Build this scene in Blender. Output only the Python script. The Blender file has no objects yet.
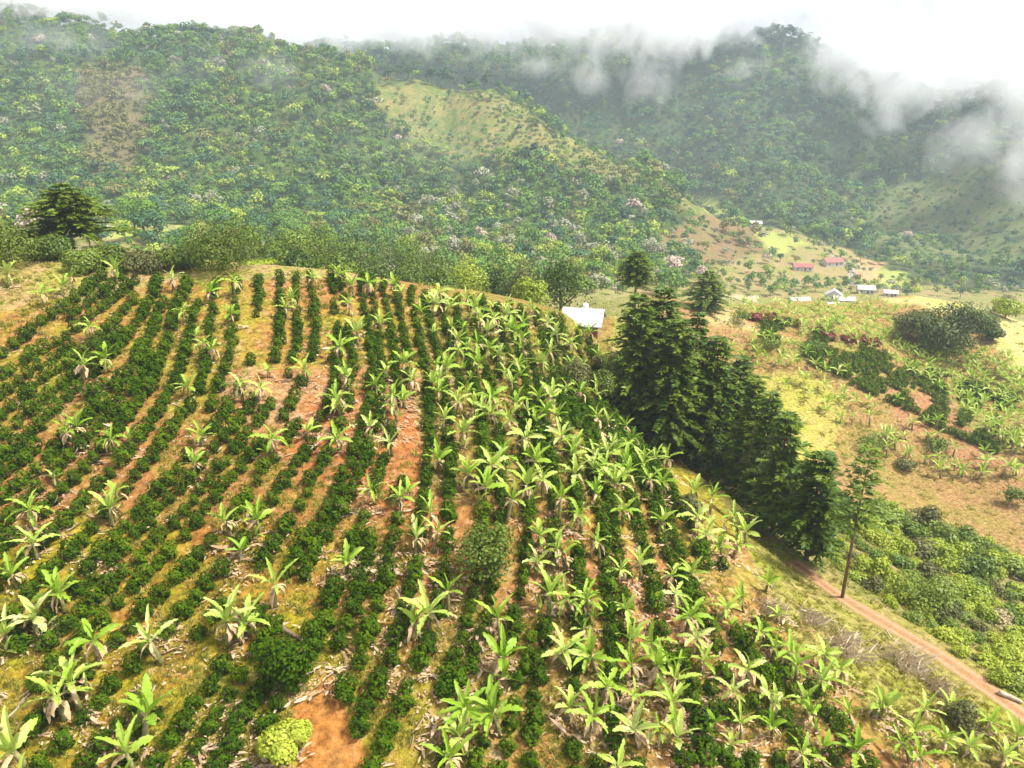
import bpy, math, random
import numpy as np
from mathutils import Vector, Matrix

SEED = 7
random.seed(SEED)
rng = np.random.default_rng(SEED)
R = math.radians

# ------------------------------------------------------------------ camera model
CZ = 100.0
PITCH = R(20.0)
HF = R(70.0)
F = 512.0 / math.tan(HF / 2)
cP, sP = math.cos(PITCH), math.sin(PITCH)


def P3(px, py, t):
    """world point seen at pixel (px,py) at view depth t"""
    u = (px - 512.0) / F
    v = (384.0 - py) / F
    return np.array([u * t, t * (cP + v * sP), CZ + t * (-sP + v * cP)])


def project(x, y, z):
    dz = z - CZ
    t = y * cP - dz * sP
    v = (y * sP + dz * cP)
    t = np.where(np.abs(t) < 1e-3, 1e-3, t)
    return 512 + F * x / t, 384 - F * v / t, t


# ------------------------------------------------------------------ noise (value noise, vectorised)
def _hash(ix, iy, s):
    n = (ix * 374761393 + iy * 668265263 + s * 982451653) & 0xFFFFFFFF
    n = ((n ^ (n >> 13)) * 1274126177) & 0xFFFFFFFF
    return ((n ^ (n >> 16)) & 0xFFFF) / 65535.0


def vnoise(x, y, s=0):
    x = np.asarray(x, float); y = np.asarray(y, float)
    ix = np.floor(x).astype(np.int64); iy = np.floor(y).astype(np.int64)
    fx = x - ix; fy = y - iy
    fx = fx * fx * (3 - 2 * fx); fy = fy * fy * (3 - 2 * fy)
    a = _hash(ix, iy, s); b = _hash(ix + 1, iy, s); c = _hash(ix, iy + 1, s); d = _hash(ix + 1, iy + 1, s)
    return (a * (1 - fx) + b * fx) * (1 - fy) + (c * (1 - fx) + d * fx) * fy - 0.5


def fbm(x, y, s=0, o=4):
    r = 0; a = 1.0
    for k in range(o):
        r = r + a * vnoise(x * 2 ** k, y * 2 ** k, s + k * 17)
        a *= 0.5
    return r


# ------------------------------------------------------------------ terrain
class TPS:
    def __init__(self, pts, lam=0.0):
        p = np.array(pts, float)
        self.s = 100.0
        self.c = p[:, :2] / self.s
        z = p[:, 2]
        n = len(p)
        K = self.k(self.c, self.c) + lam * np.eye(n)
        A = np.zeros((n + 3, n + 3))
        A[:n, :n] = K; A[:n, n] = 1; A[:n, n + 1:] = self.c; A[n, :n] = 1; A[n + 1:, :n] = self.c.T
        self.w = np.linalg.solve(A, np.concatenate([z, [0, 0, 0]]))

    def k(self, a, b):
        d2 = ((a[:, None, :] - b[None, :, :]) ** 2).sum(-1)
        return 0.5 * d2 * np.log(d2 + 1e-9)

    def __call__(self, x, y):
        q = np.stack([np.ravel(x), np.ravel(y)], 1) / self.s
        out = np.empty(len(q))
        n = len(self.c)
        for i in range(0, len(q), 20000):
            b = q[i:i + 20000]
            out[i:i + 20000] = self.k(b, self.c) @ self.w[:n] + self.w[n] + b @ self.w[n + 1:]
        return out.reshape(np.shape(x))


near = [
    # planted spur, bottom to crest
    (-150, 768, 36), (0, 768, 36), (250, 768, 35.5), (512, 768, 35.5), (750, 768, 37), (900, 768, 38.5), (1024, 768, 40), (1150, 768, 42),
    (0, 640, 41.5), (250, 640, 41), (512, 640, 40.5), (740, 640, 44), (840, 690, 42.5),
    (0, 520, 48.5), (250, 520, 47.5), (450, 520, 47.5), (600, 520, 50), (740, 540, 57),
    (0, 400, 58), (200, 400, 57.5), (400, 400, 60), (560, 400, 67), (640, 450, 75),
    (0, 330, 65), (200, 320, 68), (400, 330, 71), (520, 340, 77), (600, 350, 86), (-150, 400, 58), (-150, 560, 46),
    (0, 268, 74), (130, 276, 75), (300, 275, 77), (400, 287, 80), (480, 296, 84), (560, 311, 92), (600, 325, 97), (-150, 268, 74),
    # hidden back of the spur
    (0, 270, 110), (0, 270, 150), (150, 272, 150), (300, 290, 110), (300, 300, 150), (400, 320, 110), (480, 330, 120),
    (480, 312, 160), (560, 340, 135), (300, 290, 240), (450, 290, 240), (583, 325, 97), (650, 325, 108), (640, 303, 150),
    (160, 232, 240), (60, 240, 230),
    # track bench and gully
    (1010, 705, 45), (940, 655, 49.5), (840, 597, 56), (790, 560, 61), (740, 520, 68), (690, 480, 76), (650, 440, 84),
    (900, 600, 66), (1000, 640, 66), (1024, 690, 52), (880, 560, 76), (980, 570, 90), (1024, 600, 84), (850, 530, 84),
    (880, 500, 98), (800, 440, 112), (740, 390, 130), (690, 350, 135),
    # opposite hill
    (950, 480, 112), (900, 470, 114), (1024, 500, 106), (975, 405, 136), (850, 400, 128), (1024, 430, 122), (760, 340, 142),
    (720, 310, 152), (800, 303, 160), (900, 298, 172), (960, 301, 172), (1024, 330, 158), (1100, 380, 140), (1150, 480, 112), (1150, 600, 84),
    (720, 314, 185), (800, 320, 195), (900, 316, 205), (980, 330, 200), (1060, 350, 190),
    # valley
    (797, 302, 300), (835, 298, 320), (864, 290, 350), (803, 268, 400), (833, 262, 410), (752, 226, 470), (700, 270, 360), (740, 260, 390),
    (700, 300, 260), (640, 285, 250), (945, 302, 330), (1000, 292, 390), (870, 275, 410), (600, 272, 320), (500, 262, 310), (400, 257, 310),
    (1150, 310, 330), (512, 300, 800), (900, 310, 800), (100, 290, 800),
]
near = [P3(*p) for p in near] + [np.array(p, float) for p in [(0, 10, 64), (-35, 10, 63), (35, 10, 61), (0, -30, 50), (-120, 0, 62), (120, 0, 40), (-250, 100, 62), (-400, 240, 55)]]
TN = TPS(near, 0.0005)
hb = [
    (-200, 200, 400), (0, 200, 400), (0, 100, 500), (0, 10, 600), (-200, 0, 600), (200, 150, 450), (200, 40, 585), (110, 95, 500), (380, 70, 560), (300, 60, 572), (250, 50, 580), (490, 90, 540), (540, 112, 522), (600, 150, 500), (650, 176, 485),
    (690, 200, 470), (745, 225, 470), (400, 200, 420), (400, 252, 340), (200, 235, 330), (0, 240, 330), (600, 252, 370), (500, 150, 470), (600, 200, 430),
    (440, 120, 505), (650, 270, 340), (700, 238, 410), (740, 260, 398), (-200, 240, 330), (300, 130, 480),
]
B = [P3(*p) for p in hb]
for p in [(0, 10, 600), (-200, 0, 600), (200, 40, 585), (380, 70, 560), (490, 90, 540), (600, 150, 500), (690, 200, 470)]:
    q = P3(p[0], p[1], p[2] * 1.16); q[2] -= 75; B.append(q)
B += [np.array(p, float) for p in [(-100, 200, 15), (0, 200, 5), (150, 200, -10), (260, 300, -30), (400, 500, -90), (600, 500, -160), (0, 0, -60), (-200, 50, -30), (250, 80, -80)]]
TB = TPS(B, 0.0005)
hc = [
    (870, 275, 420), (1000, 290, 400), (900, 230, 520), (845, 200, 590), (800, 200, 580), (700, 150, 700), (800, 100, 720), (790, 34, 800), (650, 34, 850), (720, 45, 830),
    (550, 40, 850), (350, 45, 860), (440, 48, 850), (600, 120, 760), (900, 80, 760), (850, 60, 780), (1000, 95, 620), (940, 150, 610), (1024, 180, 520), (1024, 250, 440), (1150, 80, 600), (1150, 250, 440),
    (940, 200, 545), (770, 232, 500), (850, 262, 445), (1150, 300, 400),
]
C_ = [P3(*p) for p in hc]
for p in [(790, 34, 800), (650, 34, 850), (550, 40, 850), (350, 45, 860), (900, 80, 760), (1000, 95, 620), (1150, 80, 600)]:
    q = P3(p[0], p[1], p[2] * 1.18); q[2] -= 70; C_.append(q)
C_ += [np.array(p, float) for p in [(0, 300, -60), (150, 300, -60), (300, 200, -80), (400, 200, -80), (0, 0, -200), (-300, 500, -60), (-100, 560, -20)]]
TC = TPS(C_, 0.0005)


def smax(a, b, k):
    h = np.clip(0.5 + 0.5 * (a - b) / k, 0, 1)
    return b * (1 - h) + a * h + k * h * (1 - h)


TRACK_PX = [(1060, 738, 42), (1010, 705, 45), (940, 655, 49.5), (885, 622, 53), (840, 597, 56), (812, 575, 59), (785, 555, 62), (745, 520, 68), (700, 482, 75), (662, 448, 82)]
TRACK = np.array([P3(*p)[:2] for p in TRACK_PX])


def dense(poly, step):
    out = [poly[0]]
    for a, b in zip(poly[:-1], poly[1:]):
        n = max(1, int(np.linalg.norm(b - a) / step))
        for i in range(1, n + 1):
            out.append(a + (b - a) * i / n)
    return np.array(out)


def smooth_poly(p, it=3):
    p = np.array(p, float)
    for _ in range(it):
        q = [p[0]]
        for a, b in zip(p[:-1], p[1:]):
            q += [a * .75 + b * .25, a * .25 + b * .75]
        q.append(p[-1]); p = np.array(q)
    return p


TRACK_D = dense(smooth_poly(TRACK), 0.6)
TRACK_Z = TN(TRACK_D[:, 0], TRACK_D[:, 1])


def track_dist(x, y):
    x = np.asarray(x, float); y = np.asarray(y, float)
    d = np.full(x.shape, 99.0); zz = np.zeros(x.shape)
    m = (x > 5) & (x < 75) & (y > 15) & (y < 110)
    if m.any():
        xs = x[m]; ys = y[m]
        best = np.full(xs.shape, 1e9); bz = np.zeros(xs.shape)
        for i in range(0, len(xs), 20000):
            dd = (xs[i:i + 20000, None] - TRACK_D[None, :, 0]) ** 2 + (ys[i:i + 20000, None] - TRACK_D[None, :, 1]) ** 2
            j = dd.argmin(1)
            best[i:i + 20000] = np.sqrt(dd[np.arange(len(j)), j]); bz[i:i + 20000] = TRACK_Z[j]
        d[m] = best; zz[m] = bz
    return d, zz


def H(x, y):
    x = np.atleast_1d(np.asarray(x, float)); y = np.atleast_1d(np.asarray(y, float))
    dist = np.hypot(x, y)
    n = TN(x, y)
    n = n + 0.35 * fbm(x / 5, y / 5, 3, 3) * np.clip((dist - 5) / 20, 0, 1)
    n = n + np.clip((dist - 95) / 60, 0, 1) * 2.2 * fbm(x / 22, y / 22, 11, 3)
    d, tz = track_dist(x, y)
    w = np.clip(1 - (d - 1.3) / 1.6, 0, 1); w = w * w * (3 - 2 * w)
    n = n * (1 - w) + tz * w
    b = TB(x, y) + 15 * fbm(x / 48, y / 170, 21, 4) * np.clip((dist - 300) / 150, 0, 1)
    c = TC(x, y) + 26 * fbm(x / 75, y / 240, 31, 4) * np.clip((dist - 350) / 150, 0, 1)
    far = smax(b, c, 5.0)
    k = np.clip((dist - 150) / 150, 0.02, 1) * 6
    return smax(n, far, k)


_T = np.concatenate([18 * 1.012 ** np.arange(330)])


def at(px, py, h=0.0, tmin=0.0):
    """ground point (plus height h) met by the ray through a pixel"""
    u = (px - 512.0) / F; v = (384.0 - py) / F
    d = np.array([u, cP + v * sP, -sP + v * cP])
    t = _T[_T > tmin]
    X = d[None, :] * t[:, None]
    g = H(X[:, 0], X[:, 1]) + h
    below = (X[:, 2] + CZ) < g
    if not below.any():
        return None
    i = int(below.argmax())
    lo, hi = (t[i - 1] if i else t[0] * .9), t[i]
    ts = np.linspace(lo, hi, 25)
    X = d[None, :] * ts[:, None]
    g = H(X[:, 0], X[:, 1]) + h
    b2 = (X[:, 2] + CZ) < g
    j = int(b2.argmax()) if b2.any() else 24
    return np.array([X[j, 0], X[j, 1], g[j] - h]), ts[j]


def atmany(px, py, h=0.0):
    px = np.asarray(px, float); py = np.asarray(py, float)
    u = (px - 512) / F; v = (384 - py) / F
    D = np.stack([u, cP + v * sP, -sP + v * cP], 1)
    t = np.full(len(px), np.nan); prev = np.full(len(px), 18.0); done = np.zeros(len(px), bool)
    for tt in _T:
        k = np.nonzero(~done)[0]
        if not len(k):
            break
        X = D[k] * tt
        hit = (X[:, 2] + CZ) < H(X[:, 0], X[:, 1]) + h
        kk = k[hit]
        t[kk] = tt; done[kk] = True
    ok = ~np.isnan(t)
    lo = np.where(ok, t / 1.012, 20); hi = np.where(ok, t, 21)
    for _ in range(8):
        m = (lo + hi) / 2
        X = D * m[:, None]
        b = (X[:, 2] + CZ) < H(X[:, 0], X[:, 1]) + h
        hi = np.where(b, m, hi); lo = np.where(b, lo, m)
    X = D * hi[:, None]
    return X[:, 0], X[:, 1], H(X[:, 0], X[:, 1]), hi, ok


def inpoly(px, py, poly):
    px = np.asarray(px, float); py = np.asarray(py, float)
    r = np.zeros(px.shape, bool)
    n = len(poly)
    for i in range(n):
        x1, y1 = poly[i]; x2, y2 = poly[(i + 1) % n]
        if y1 == y2:
            continue
        c = ((y1 > py) != (y2 > py)) & (px < (x2 - x1) * (py - y1) / (y2 - y1) + x1)
        r ^= c
    return r


# ------------------------------------------------------------------ scene helpers
scene = bpy.context.scene
col = scene.collection


def tag(o, label=None, cat=None, group=None, kind=None):
    if label: o['label'] = label
    if cat: o['category'] = cat
    if group: o['group'] = group
    if kind: o['kind'] = kind
    return o


def link(name, me, parent=None, loc=None):
    o = bpy.data.objects.new(name, me)
    col.objects.link(o)
    if parent is not None: o.parent = parent
    if loc is not None: o.location = loc
    return o


def empty(name, loc, rz=0.0, s=1.0):
    o = link(name, None, None, loc)
    o.rotation_euler = (0, 0, rz); o.scale = (s, s, s)
    o.empty_display_size = 0.2
    return o


class MB:
    def __init__(self):
        self.v = []; self.f = []; self.m = []; self.n = 0

    def add(self, verts, faces, mat=0):
        verts = np.asarray(verts, float).reshape(-1, 3)
        self.v.append(verts)
        for f in faces:
            self.f.append(tuple(i + self.n for i in f)); self.m.append(mat)
        self.n += len(verts)

    def tube(self, pts, rad, sides=6, mat=0, cap=True):
        pts = [np.asarray(p, float) for p in pts]
        rings = []
        for i, p in enumerate(pts):
            d = pts[min(i + 1, len(pts) - 1)] - pts[max(i - 1, 0)]
            d = d / (np.linalg.norm(d) + 1e-9)
            a = np.array([0, 0, 1.0]) if abs(d[2]) < .9 else np.array([1.0, 0, 0])
            u = np.cross(d, a); u /= np.linalg.norm(u); w = np.cross(d, u)
            for k in range(sides):
                an = 2 * math.pi * k / sides
                rings.append(p + rad[i] * (math.cos(an) * u + math.sin(an) * w))
        fs = []
        for i in range(len(pts) - 1):
            for k in range(sides):
                a = i * sides + k; b = i * sides + (k + 1) % sides
                fs.append((a, b, b + sides, a + sides))
        if cap:
            fs.append(tuple(range(sides))[::-1]); fs.append(tuple((len(pts) - 1) * sides + k for k in range(sides)))
        self.add(rings, fs, mat)

    def box(self, c, s, mat=0, rz=0):
        c = np.array(c, float); s = np.array(s, float) / 2
        vs = np.array([(x, y, z) for x in (-1, 1) for y in (-1, 1) for z in (-1, 1)], float) * s
        if rz:
            vs = vs @ np.array([[math.cos(rz), math.sin(rz), 0], [-math.sin(rz), math.cos(rz), 0], [0, 0, 1]])
        self.add(vs + c, [(0, 1, 3, 2), (4, 6, 7, 5), (0, 4, 5, 1), (2, 3, 7, 6), (0, 2, 6, 4), (1, 5, 7, 3)], mat)

    def arrays(self):
        return np.concatenate(self.v), self.f

    def mesh(self, name, mats, smooth=False):
        me = bpy.data.meshes.new(name)
        v = np.concatenate(self.v)
        me.from_pydata(v.tolist(), [], self.f)
        for m in mats: me.materials.append(m)
        if len(mats) > 1:
            me.polygons.foreach_set('material_index', self.m)
        if smooth:
            me.polygons.foreach_set('use_smooth', [True] * len(me.polygons))
        me.update()
        return me


def quadmesh(name, V, Q, mats, tint=None, smooth=False):
    """fast quad mesh from arrays; tint: per-vertex float"""
    me = bpy.data.meshes.new(name)
    V = np.asarray(V, np.float32); Q = np.asarray(Q, np.int32)
    me.vertices.add(len(V)); me.vertices.foreach_set('co', V.ravel())
    me.loops.add(Q.size); me.loops.foreach_set('vertex_index', Q.ravel())
    me.polygons.add(len(Q))
    me.polygons.foreach_set('loop_start', np.arange(0, Q.size, 4, dtype=np.int32))
    me.polygons.foreach_set('loop_total', np.full(len(Q), 4, np.int32))
    if smooth:
        me.polygons.foreach_set('use_smooth', np.ones(len(Q), bool))
    for m in mats: me.materials.append(m)
    if tint is not None:
        a = me.attributes.new('tint', 'FLOAT', 'POINT')
        a.data.foreach_set('value', np.asarray(tint, np.float32))
    me.update(calc_edges=True)
    return me


def leaf_quads(pos, nrm, length, width, g, up=0.0):
    """diamond leaves: one per position, facing nrm, arrays in -> (4n,3) verts"""
    n = len(pos)
    nrm = nrm / (np.linalg.norm(nrm, axis=1, keepdims=True) + 1e-9)
    r = g.normal(size=(n, 3)); r[:, 2] += up
    t = r - (r * nrm).sum(1, keepdims=True) * nrm
    t /= (np.linalg.norm(t, axis=1, keepdims=True) + 1e-9)
    b = np.cross(nrm, t)
    L = (length * (0.7 + 0.6 * g.random(n)))[:, None]; W = (width * (0.7 + 0.6 * g.random(n)))[:, None]
    V = np.stack([pos - t * L * .5, pos + b * W * .5 + nrm * L * .06, pos + t * L * .5 - nrm * L * .08, pos - b * W * .5 + nrm * L * .06], 1)
    return V.reshape(-1, 3)


def quads(n):
    return np.arange(4 * n).reshape(n, 4)


# ------------------------------------------------------------------ materials
def nodes(name):
    m = bpy.data.materials.new(name); m.use_nodes = True
    nt = m.node_tree; nt.nodes.clear()
    out = nt.nodes.new('ShaderNodeOutputMaterial')
    return m, nt, out


def N(nt, t, **kw):
    n = nt.nodes.new(t)
    for k, v in kw.items(): setattr(n, k, v)
    return n


def plain(name, c, rough=0.8, var=0.15, scale=3.0, metal=0.0, spec=0.3):
    m, nt, out = nodes(name)
    b = N(nt, 'ShaderNodeBsdfPrincipled'); b.inputs['Roughness'].default_value = rough; b.inputs['Metallic'].default_value = metal
    b.inputs['Specular IOR Level'].default_value = spec
    tc = N(nt, 'ShaderNodeTexCoord'); no = N(nt, 'ShaderNodeTexNoise'); no.inputs['Scale'].default_value = scale; no.inputs['Detail'].default_value = 5
    nt.links.new(tc.outputs['Object'], no.inputs['Vector'])
    ra = N(nt, 'ShaderNodeValToRGB')
    ra.color_ramp.elements[0].position = .3; ra.color_ramp.elements[1].position = .7
    ra.color_ramp.elements[0].color = (*[max(0, x * (1 - var)) for x in c], 1); ra.color_ramp.elements[1].color = (*[min(1, x * (1 + var)) for x in c], 1)
    nt.links.new(no.outputs['Fac'], ra.inputs['Fac']); nt.links.new(ra.outputs['Color'], b.inputs['Base Color'])
    nt.links.new(b.outputs[0], out.inputs['Surface'])
    return m


def foliage(name, stops, rough=0.5, trans=0.25, spec=0.35, src='random', nscale=0.8, nmix=0.5):
    """leaf material: a colour ramp driven by a per-plant number plus position noise; stops: colours"""
    m, nt, out = nodes(name)
    b = N(nt, 'ShaderNodeBsdfPrincipled'); b.inputs['Roughness'].default_value = rough; b.inputs['Specular IOR Level'].default_value = spec
    tr = N(nt, 'ShaderNodeBsdfTranslucent'); mx = N(nt, 'ShaderNodeMixShader'); mx.inputs['Fac'].default_value = trans
    if src == 'tint':
        a = N(nt, 'ShaderNodeAttribute', attribute_name='tint'); so = a.outputs['Fac']
    else:
        a = N(nt, 'ShaderNodeObjectInfo'); so = a.outputs['Random']
    ge = N(nt, 'ShaderNodeNewGeometry'); no = N(nt, 'ShaderNodeTexNoise'); no.inputs['Scale'].default_value = nscale; no.inputs['Detail'].default_value = 3
    nt.links.new(ge.outputs['Position'], no.inputs['Vector'])
    ma = N(nt, 'ShaderNodeMapRange'); ma.inputs['From Min'].default_value = .25; ma.inputs['From Max'].default_value = .75
    nt.links.new(no.outputs['Fac'], ma.inputs['Value'])
    mi = N(nt, 'ShaderNodeMix'); mi.inputs['Factor'].default_value = nmix
    nt.links.new(so, mi.inputs['A']); nt.links.new(ma.outputs[0], mi.inputs['B'])
    ra = N(nt, 'ShaderNodeValToRGB')
    el = ra.color_ramp.elements
    while len(el) < len(stops): el.new(0.5)
    for i, c in enumerate(stops):
        el[i].position = i / (len(stops) - 1); el[i].color = (*c, 1)
    nt.links.new(mi.outputs['Result'], ra.inputs['Fac'])
    nt.links.new(ra.outputs['Color'], b.inputs['Base Color']); nt.links.new(ra.outputs['Color'], tr.inputs['Color'])
    nt.links.new(b.outputs[0], mx.inputs[1]); nt.links.new(tr.outputs[0], mx.inputs[2])
    nt.links.new(mx.outputs[0], out.inputs['Surface'])
    return m


COFFEE = [(.008, .026, .001), (.024, .058, .001), (.060, .115, .002), (.15, .22, .008)]
BANANA = [(.15, .29, .015), (.27, .41, .03), (.42, .52, .10), (.60, .63, .30)]
M = {
    'coffee': foliage('coffee_leaf', COFFEE, .7, .10, .06, 'random', 3.0, .7),
    'coffee_t': foliage('coffee_leaf_mass', COFFEE, .7, .10, .06, 'tint', 3.0, .7),
    'banana': foliage('banana_leaf', BANANA, .5, .28, .3, 'random', .9, .5),
    'banana_t': foliage('banana_leaf_mass', BANANA, .5, .28, .3, 'tint', .9, .5),
    'banana_stem': plain('banana_stem', (.20, .19, .07), .6, .5, 4),
    'dry': plain('dry_leaf', (.48, .33, .18), .8, .45, 3),
    'litter': foliage('dry_litter', [(.24, .12, .06), (.42, .27, .15), (.62, .46, .31), (.20, .09, .05)], .8, .1, .2, 'tint', .6, .3),
    'conifer': foliage('conifer_needles', [(.020, .048, .002), (.055, .105, .004), (.12, .18, .008), (.22, .28, .018)], .55, .15, .3, 'random', .6, .7),
    'conifer_y': foliage('yellowish_needles', [(.07, .125, .008), (.14, .20, .012), (.22, .27, .025)], .55, .2, .3, 'random', .6, .6),
    'bark': plain('bark', (.16, .105, .065), .9, .4, 4),
    'dead_bark': plain('dead_bark', (.30, .22, .15), .9, .35, 4),
    'bark_pale': plain('pale_bark', (.42, .34, .25), .85, .3, 4),
    'shrub_y': foliage('yellow_green_shrub', [(.18, .26, .015), (.30, .37, .025), (.46, .50, .06)], .5, .25, .3, 'random', .8, .5),
    'shrub_g': foliage('green_shrub', [(.075, .135, .012), (.15, .22, .022), (.26, .32, .05)], .5, .25, .3, 'random', .8, .5),
    'shrub_o': foliage('olive_shrub', [(.075, .085, .02), (.12, .125, .03), (.17, .17, .045)], .55, .2, .3, 'random', .8, .5),
    'shrub_d': foliage('dark_shrub', [(.04, .075, .010), (.08, .115, .018), (.14, .16, .035)], .55, .2, .3, 'random', .6, .6),
    'shrub_dry': foliage('dry_brush', [(.34, .26, .14), (.50, .40, .25), (.66, .56, .40)], .8, .1, .2, 'random', 1, .5),
    'round': foliage('dark_yellow_bush', [(.035, .075, .004), (.085, .135, .008), (.18, .22, .02)], .5, .2, .3, 'random', .8, .7),
    'red_leaf': foliage('red_leaf', [(.20, .035, .03), (.28, .06, .05), (.2, .12, .05)], .5, .2, .3, 'random', 1, .5),
    'grass_t': foliage('grass_tuft', [(.16, .20, .015), (.27, .27, .03), (.38, .33, .08), (.44, .36, .17)], .6, .3, .2, 'tint', .25, .5),
    'white_metal': plain('white_roof_metal', (.42, .41, .41), .6, .32, 1.2),
    'red_roof': plain('red_roof_metal', (.30, .09, .085), .6, .3, .8),
    'pink_roof': plain('faded_pink_roof', (.60, .42, .40), .6, .15, 2),
    'green_wall': plain('pale_green_wall', (.55, .68, .62), .7, .1, 1),
    'white_wall': plain('white_wall', (.5, .49, .46), .7, .08, 1),
    'brick': plain('brick_wall', (.36, .17, .10), .85, .25, 2),
    'dark': plain('dark_opening', (.04, .04, .05), .4, .2, 2),
    'tank': plain('white_plastic', (.8, .8, .8), .4, .04, 2),
}
FOREST = {
    'green': [(.05, .125, .012), (.11, .21, .025), (.20, .30, .05)],
    'yellow': [(.16, .25, .02), (.26, .34, .035), (.38, .43, .08)],
    'blue': [(.03, .095, .035), (.06, .14, .055), (.115, .20, .08)],
    'olive': [(.11, .125, .022), (.18, .18, .04), (.27, .25, .085)],
    'pale': [(.20, .22, .12), (.29, .30, .18), (.40, .39, .28)],
    'pink': [(.36, .27, .22), (.46, .36, .29), (.56, .47, .38)],
    'dark': [(.018, .055, .018), (.034, .082, .03), (.062, .115, .042)],
}
for k, v in FOREST.items():
    M['f_' + k] = foliage('forest_' + k, [tuple(c * 1.08 for c in q) for q in v], .6, .15, .2, 'random', .25, .55)
    M['ft_' + k] = foliage('forest_mass_' + k, [tuple(c * 1.08 for c in q) for q in v], .6, .15, .2, 'tint', .25, .55)

# ------------------------------------------------------------------ terrain mesh
print('terrain')
na, nr = 640, 600
ang = np.linspace(R(-62), R(62), na)
rad = 7.0 * (1180 / 7.0) ** (np.linspace(0, 1, nr))
A_, R_ = np.meshgrid(ang, rad)
GX = R_ * np.sin(A_); GY = R_ * np.cos(A_) - 2
GZ = H(GX.ravel(), GY.ravel()).reshape(GX.shape)
px, py, tt = project(GX, GY, GZ)
dist = R_
jx = px + np.where(dist > 220, 20 * fbm(GX / 30, GY / 30, 77, 4), 10 * fbm(GX / 4, GY / 4, 77, 3))
jy = py + np.where(dist > 220, 15 * fbm(GX / 30, GY / 30, 99, 4), 7 * fbm(GX / 4, GY / 4, 99, 3))
colA = np.zeros(GX.shape + (4,)); colB = np.zeros(GX.shape + (4,))


def setz(mask, a, b, litter):
    colA[mask, :3] = a; colB[mask, :3] = b; colA[mask, 3] = litter; colB[mask, 3] = 1


FLD_POLY = [(-400, 900), (-400, 255), (130, 262), (300, 262), (400, 276), (480, 286), (560, 300), (612, 318), (612, 380), (640, 440), (690, 480), (748, 545), (768, 592), (800, 650), (870, 706), (970, 780), (1000, 900)]
full = np.ones(GX.shape, bool)
CANB = TB(GX.ravel(), GY.ravel()).reshape(GX.shape); CANC = TC(GX.ravel(), GY.ravel()).reshape(GX.shape)
CANN = TN(GX.ravel(), GY.ravel()).reshape(GX.shape)
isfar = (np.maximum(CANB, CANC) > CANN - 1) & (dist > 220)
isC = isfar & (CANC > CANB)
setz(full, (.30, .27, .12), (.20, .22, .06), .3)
nearA = tt < 108
setz(nearA, (.25, .26, .035), (.31, .26, .09), .25)                      # verge
fld = nearA & inpoly(jx, jy, FLD_POLY)
setz(fld, (.33, .16, .05), (.28, .24, .025), .6)
setz(fld & (jx < 330) & (jy > 520), (.35, .165, .035), (.31, .27, .015), .5)
setz(fld & inpoly(jx, jy, [(215, 365), (420, 370), (450, 470), (430, 560), (380, 520), (300, 470), (220, 400)]), (.37, .145, .045), (.36, .22, .10), .65)
setz(fld & (jx > 430) & (jy > 540), (.34, .165, .06), (.31, .24, .05), .65)
setz(fld & (jx > 420) & (jy < 500), (.27, .17, .05), (.22, .20, .035), .4)
setz(fld & inpoly(jx, jy, [(-400, 255), (130, 262), (300, 262), (400, 278), (400, 285), (300, 280), (220, 280), (60, 300), (0, 310), (-400, 330)]), (.40, .25, .14), (.27, .26, .05), .6)
setz(fld & inpoly(jx, jy, [(292, 705), (330, 670), (352, 720), (372, 770), (380, 900), (290, 900), (300, 750)]), (.46, .25, .085), (.40, .17, .04), .25)
setz(nearA & inpoly(jx, jy, [(600, 370), (625, 395), (700, 480), (745, 530), (730, 545), (660, 475), (608, 425)]), (.36, .27, .025), (.27, .25, .03), .2)
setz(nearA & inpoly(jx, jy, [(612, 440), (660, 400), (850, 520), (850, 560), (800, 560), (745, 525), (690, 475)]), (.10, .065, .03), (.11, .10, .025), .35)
dD = (tt >= 60) & (tt < 235) & (px > 640)
scrub = dD & inpoly(jx, jy, [(770, 540), (840, 500), (930, 520), (1024, 560), (1300, 640), (1300, 900), (1060, 720), (1010, 690), (900, 620), (840, 585)])
hillD = dD & (tt > 88) & ~scrub
setz(hillD, (.31, .185, .08), (.265, .20, .055), .4)
setz(scrub, (.17, .20, .04), (.27, .23, .10), .2)
setz(hillD & inpoly(jx, jy, [(730, 380), (800, 370), (845, 400), (835, 450), (800, 465), (740, 440)]), (.33, .33, .05), (.38, .32, .09), .2)
setz(hillD & inpoly(jx, jy, [(700, 300), (860, 300), (1024, 360), (1200, 400), (1200, 480), (1000, 470), (930, 420), (860, 385), (760, 345)]), (.33, .18, .075), (.23, .25, .05), .3)
setz(hillD & inpoly(jx, jy, [(880, 385), (950, 400), (980, 450), (1200, 470), (1200, 490), (960, 462), (900, 425)]), (.33, .155, .075), (.32, .21, .10), .3)
setz(hillD & inpoly(jx, jy, [(870, 296), (960, 292), (1024, 318), (1300, 400), (1300, 450), (1020, 375), (975, 320), (900, 305)]), (.40, .39, .11), (.46, .42, .18), .2)
setz(hillD & inpoly(jx, jy, [(700, 312), (735, 311), (790, 325), (770, 335), (720, 325)]), (.42, .35, .12), (.46, .37, .20), .2)
for ro in ([(745, 316), (788, 322), (785, 327), (748, 322)], [(815, 331), (835, 336), (833, 341), (815, 336)], [(845, 337), (880, 341), (878, 346), (845, 342)]):
    setz(hillD & inpoly(px, py, ro), (.38, .10, .08), (.36, .16, .12), .2)
# valley
val = (tt >= 235) & ~isfar
setz(val, (.19, .22, .05), (.30, .23, .11), .25)
setz((tt > 235) & inpoly(jx, jy, [(655, 235), (700, 215), (735, 218), (765, 245), (745, 258), (690, 262)]), (.22, .135, .07), (.19, .165, .065), .25)
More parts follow.
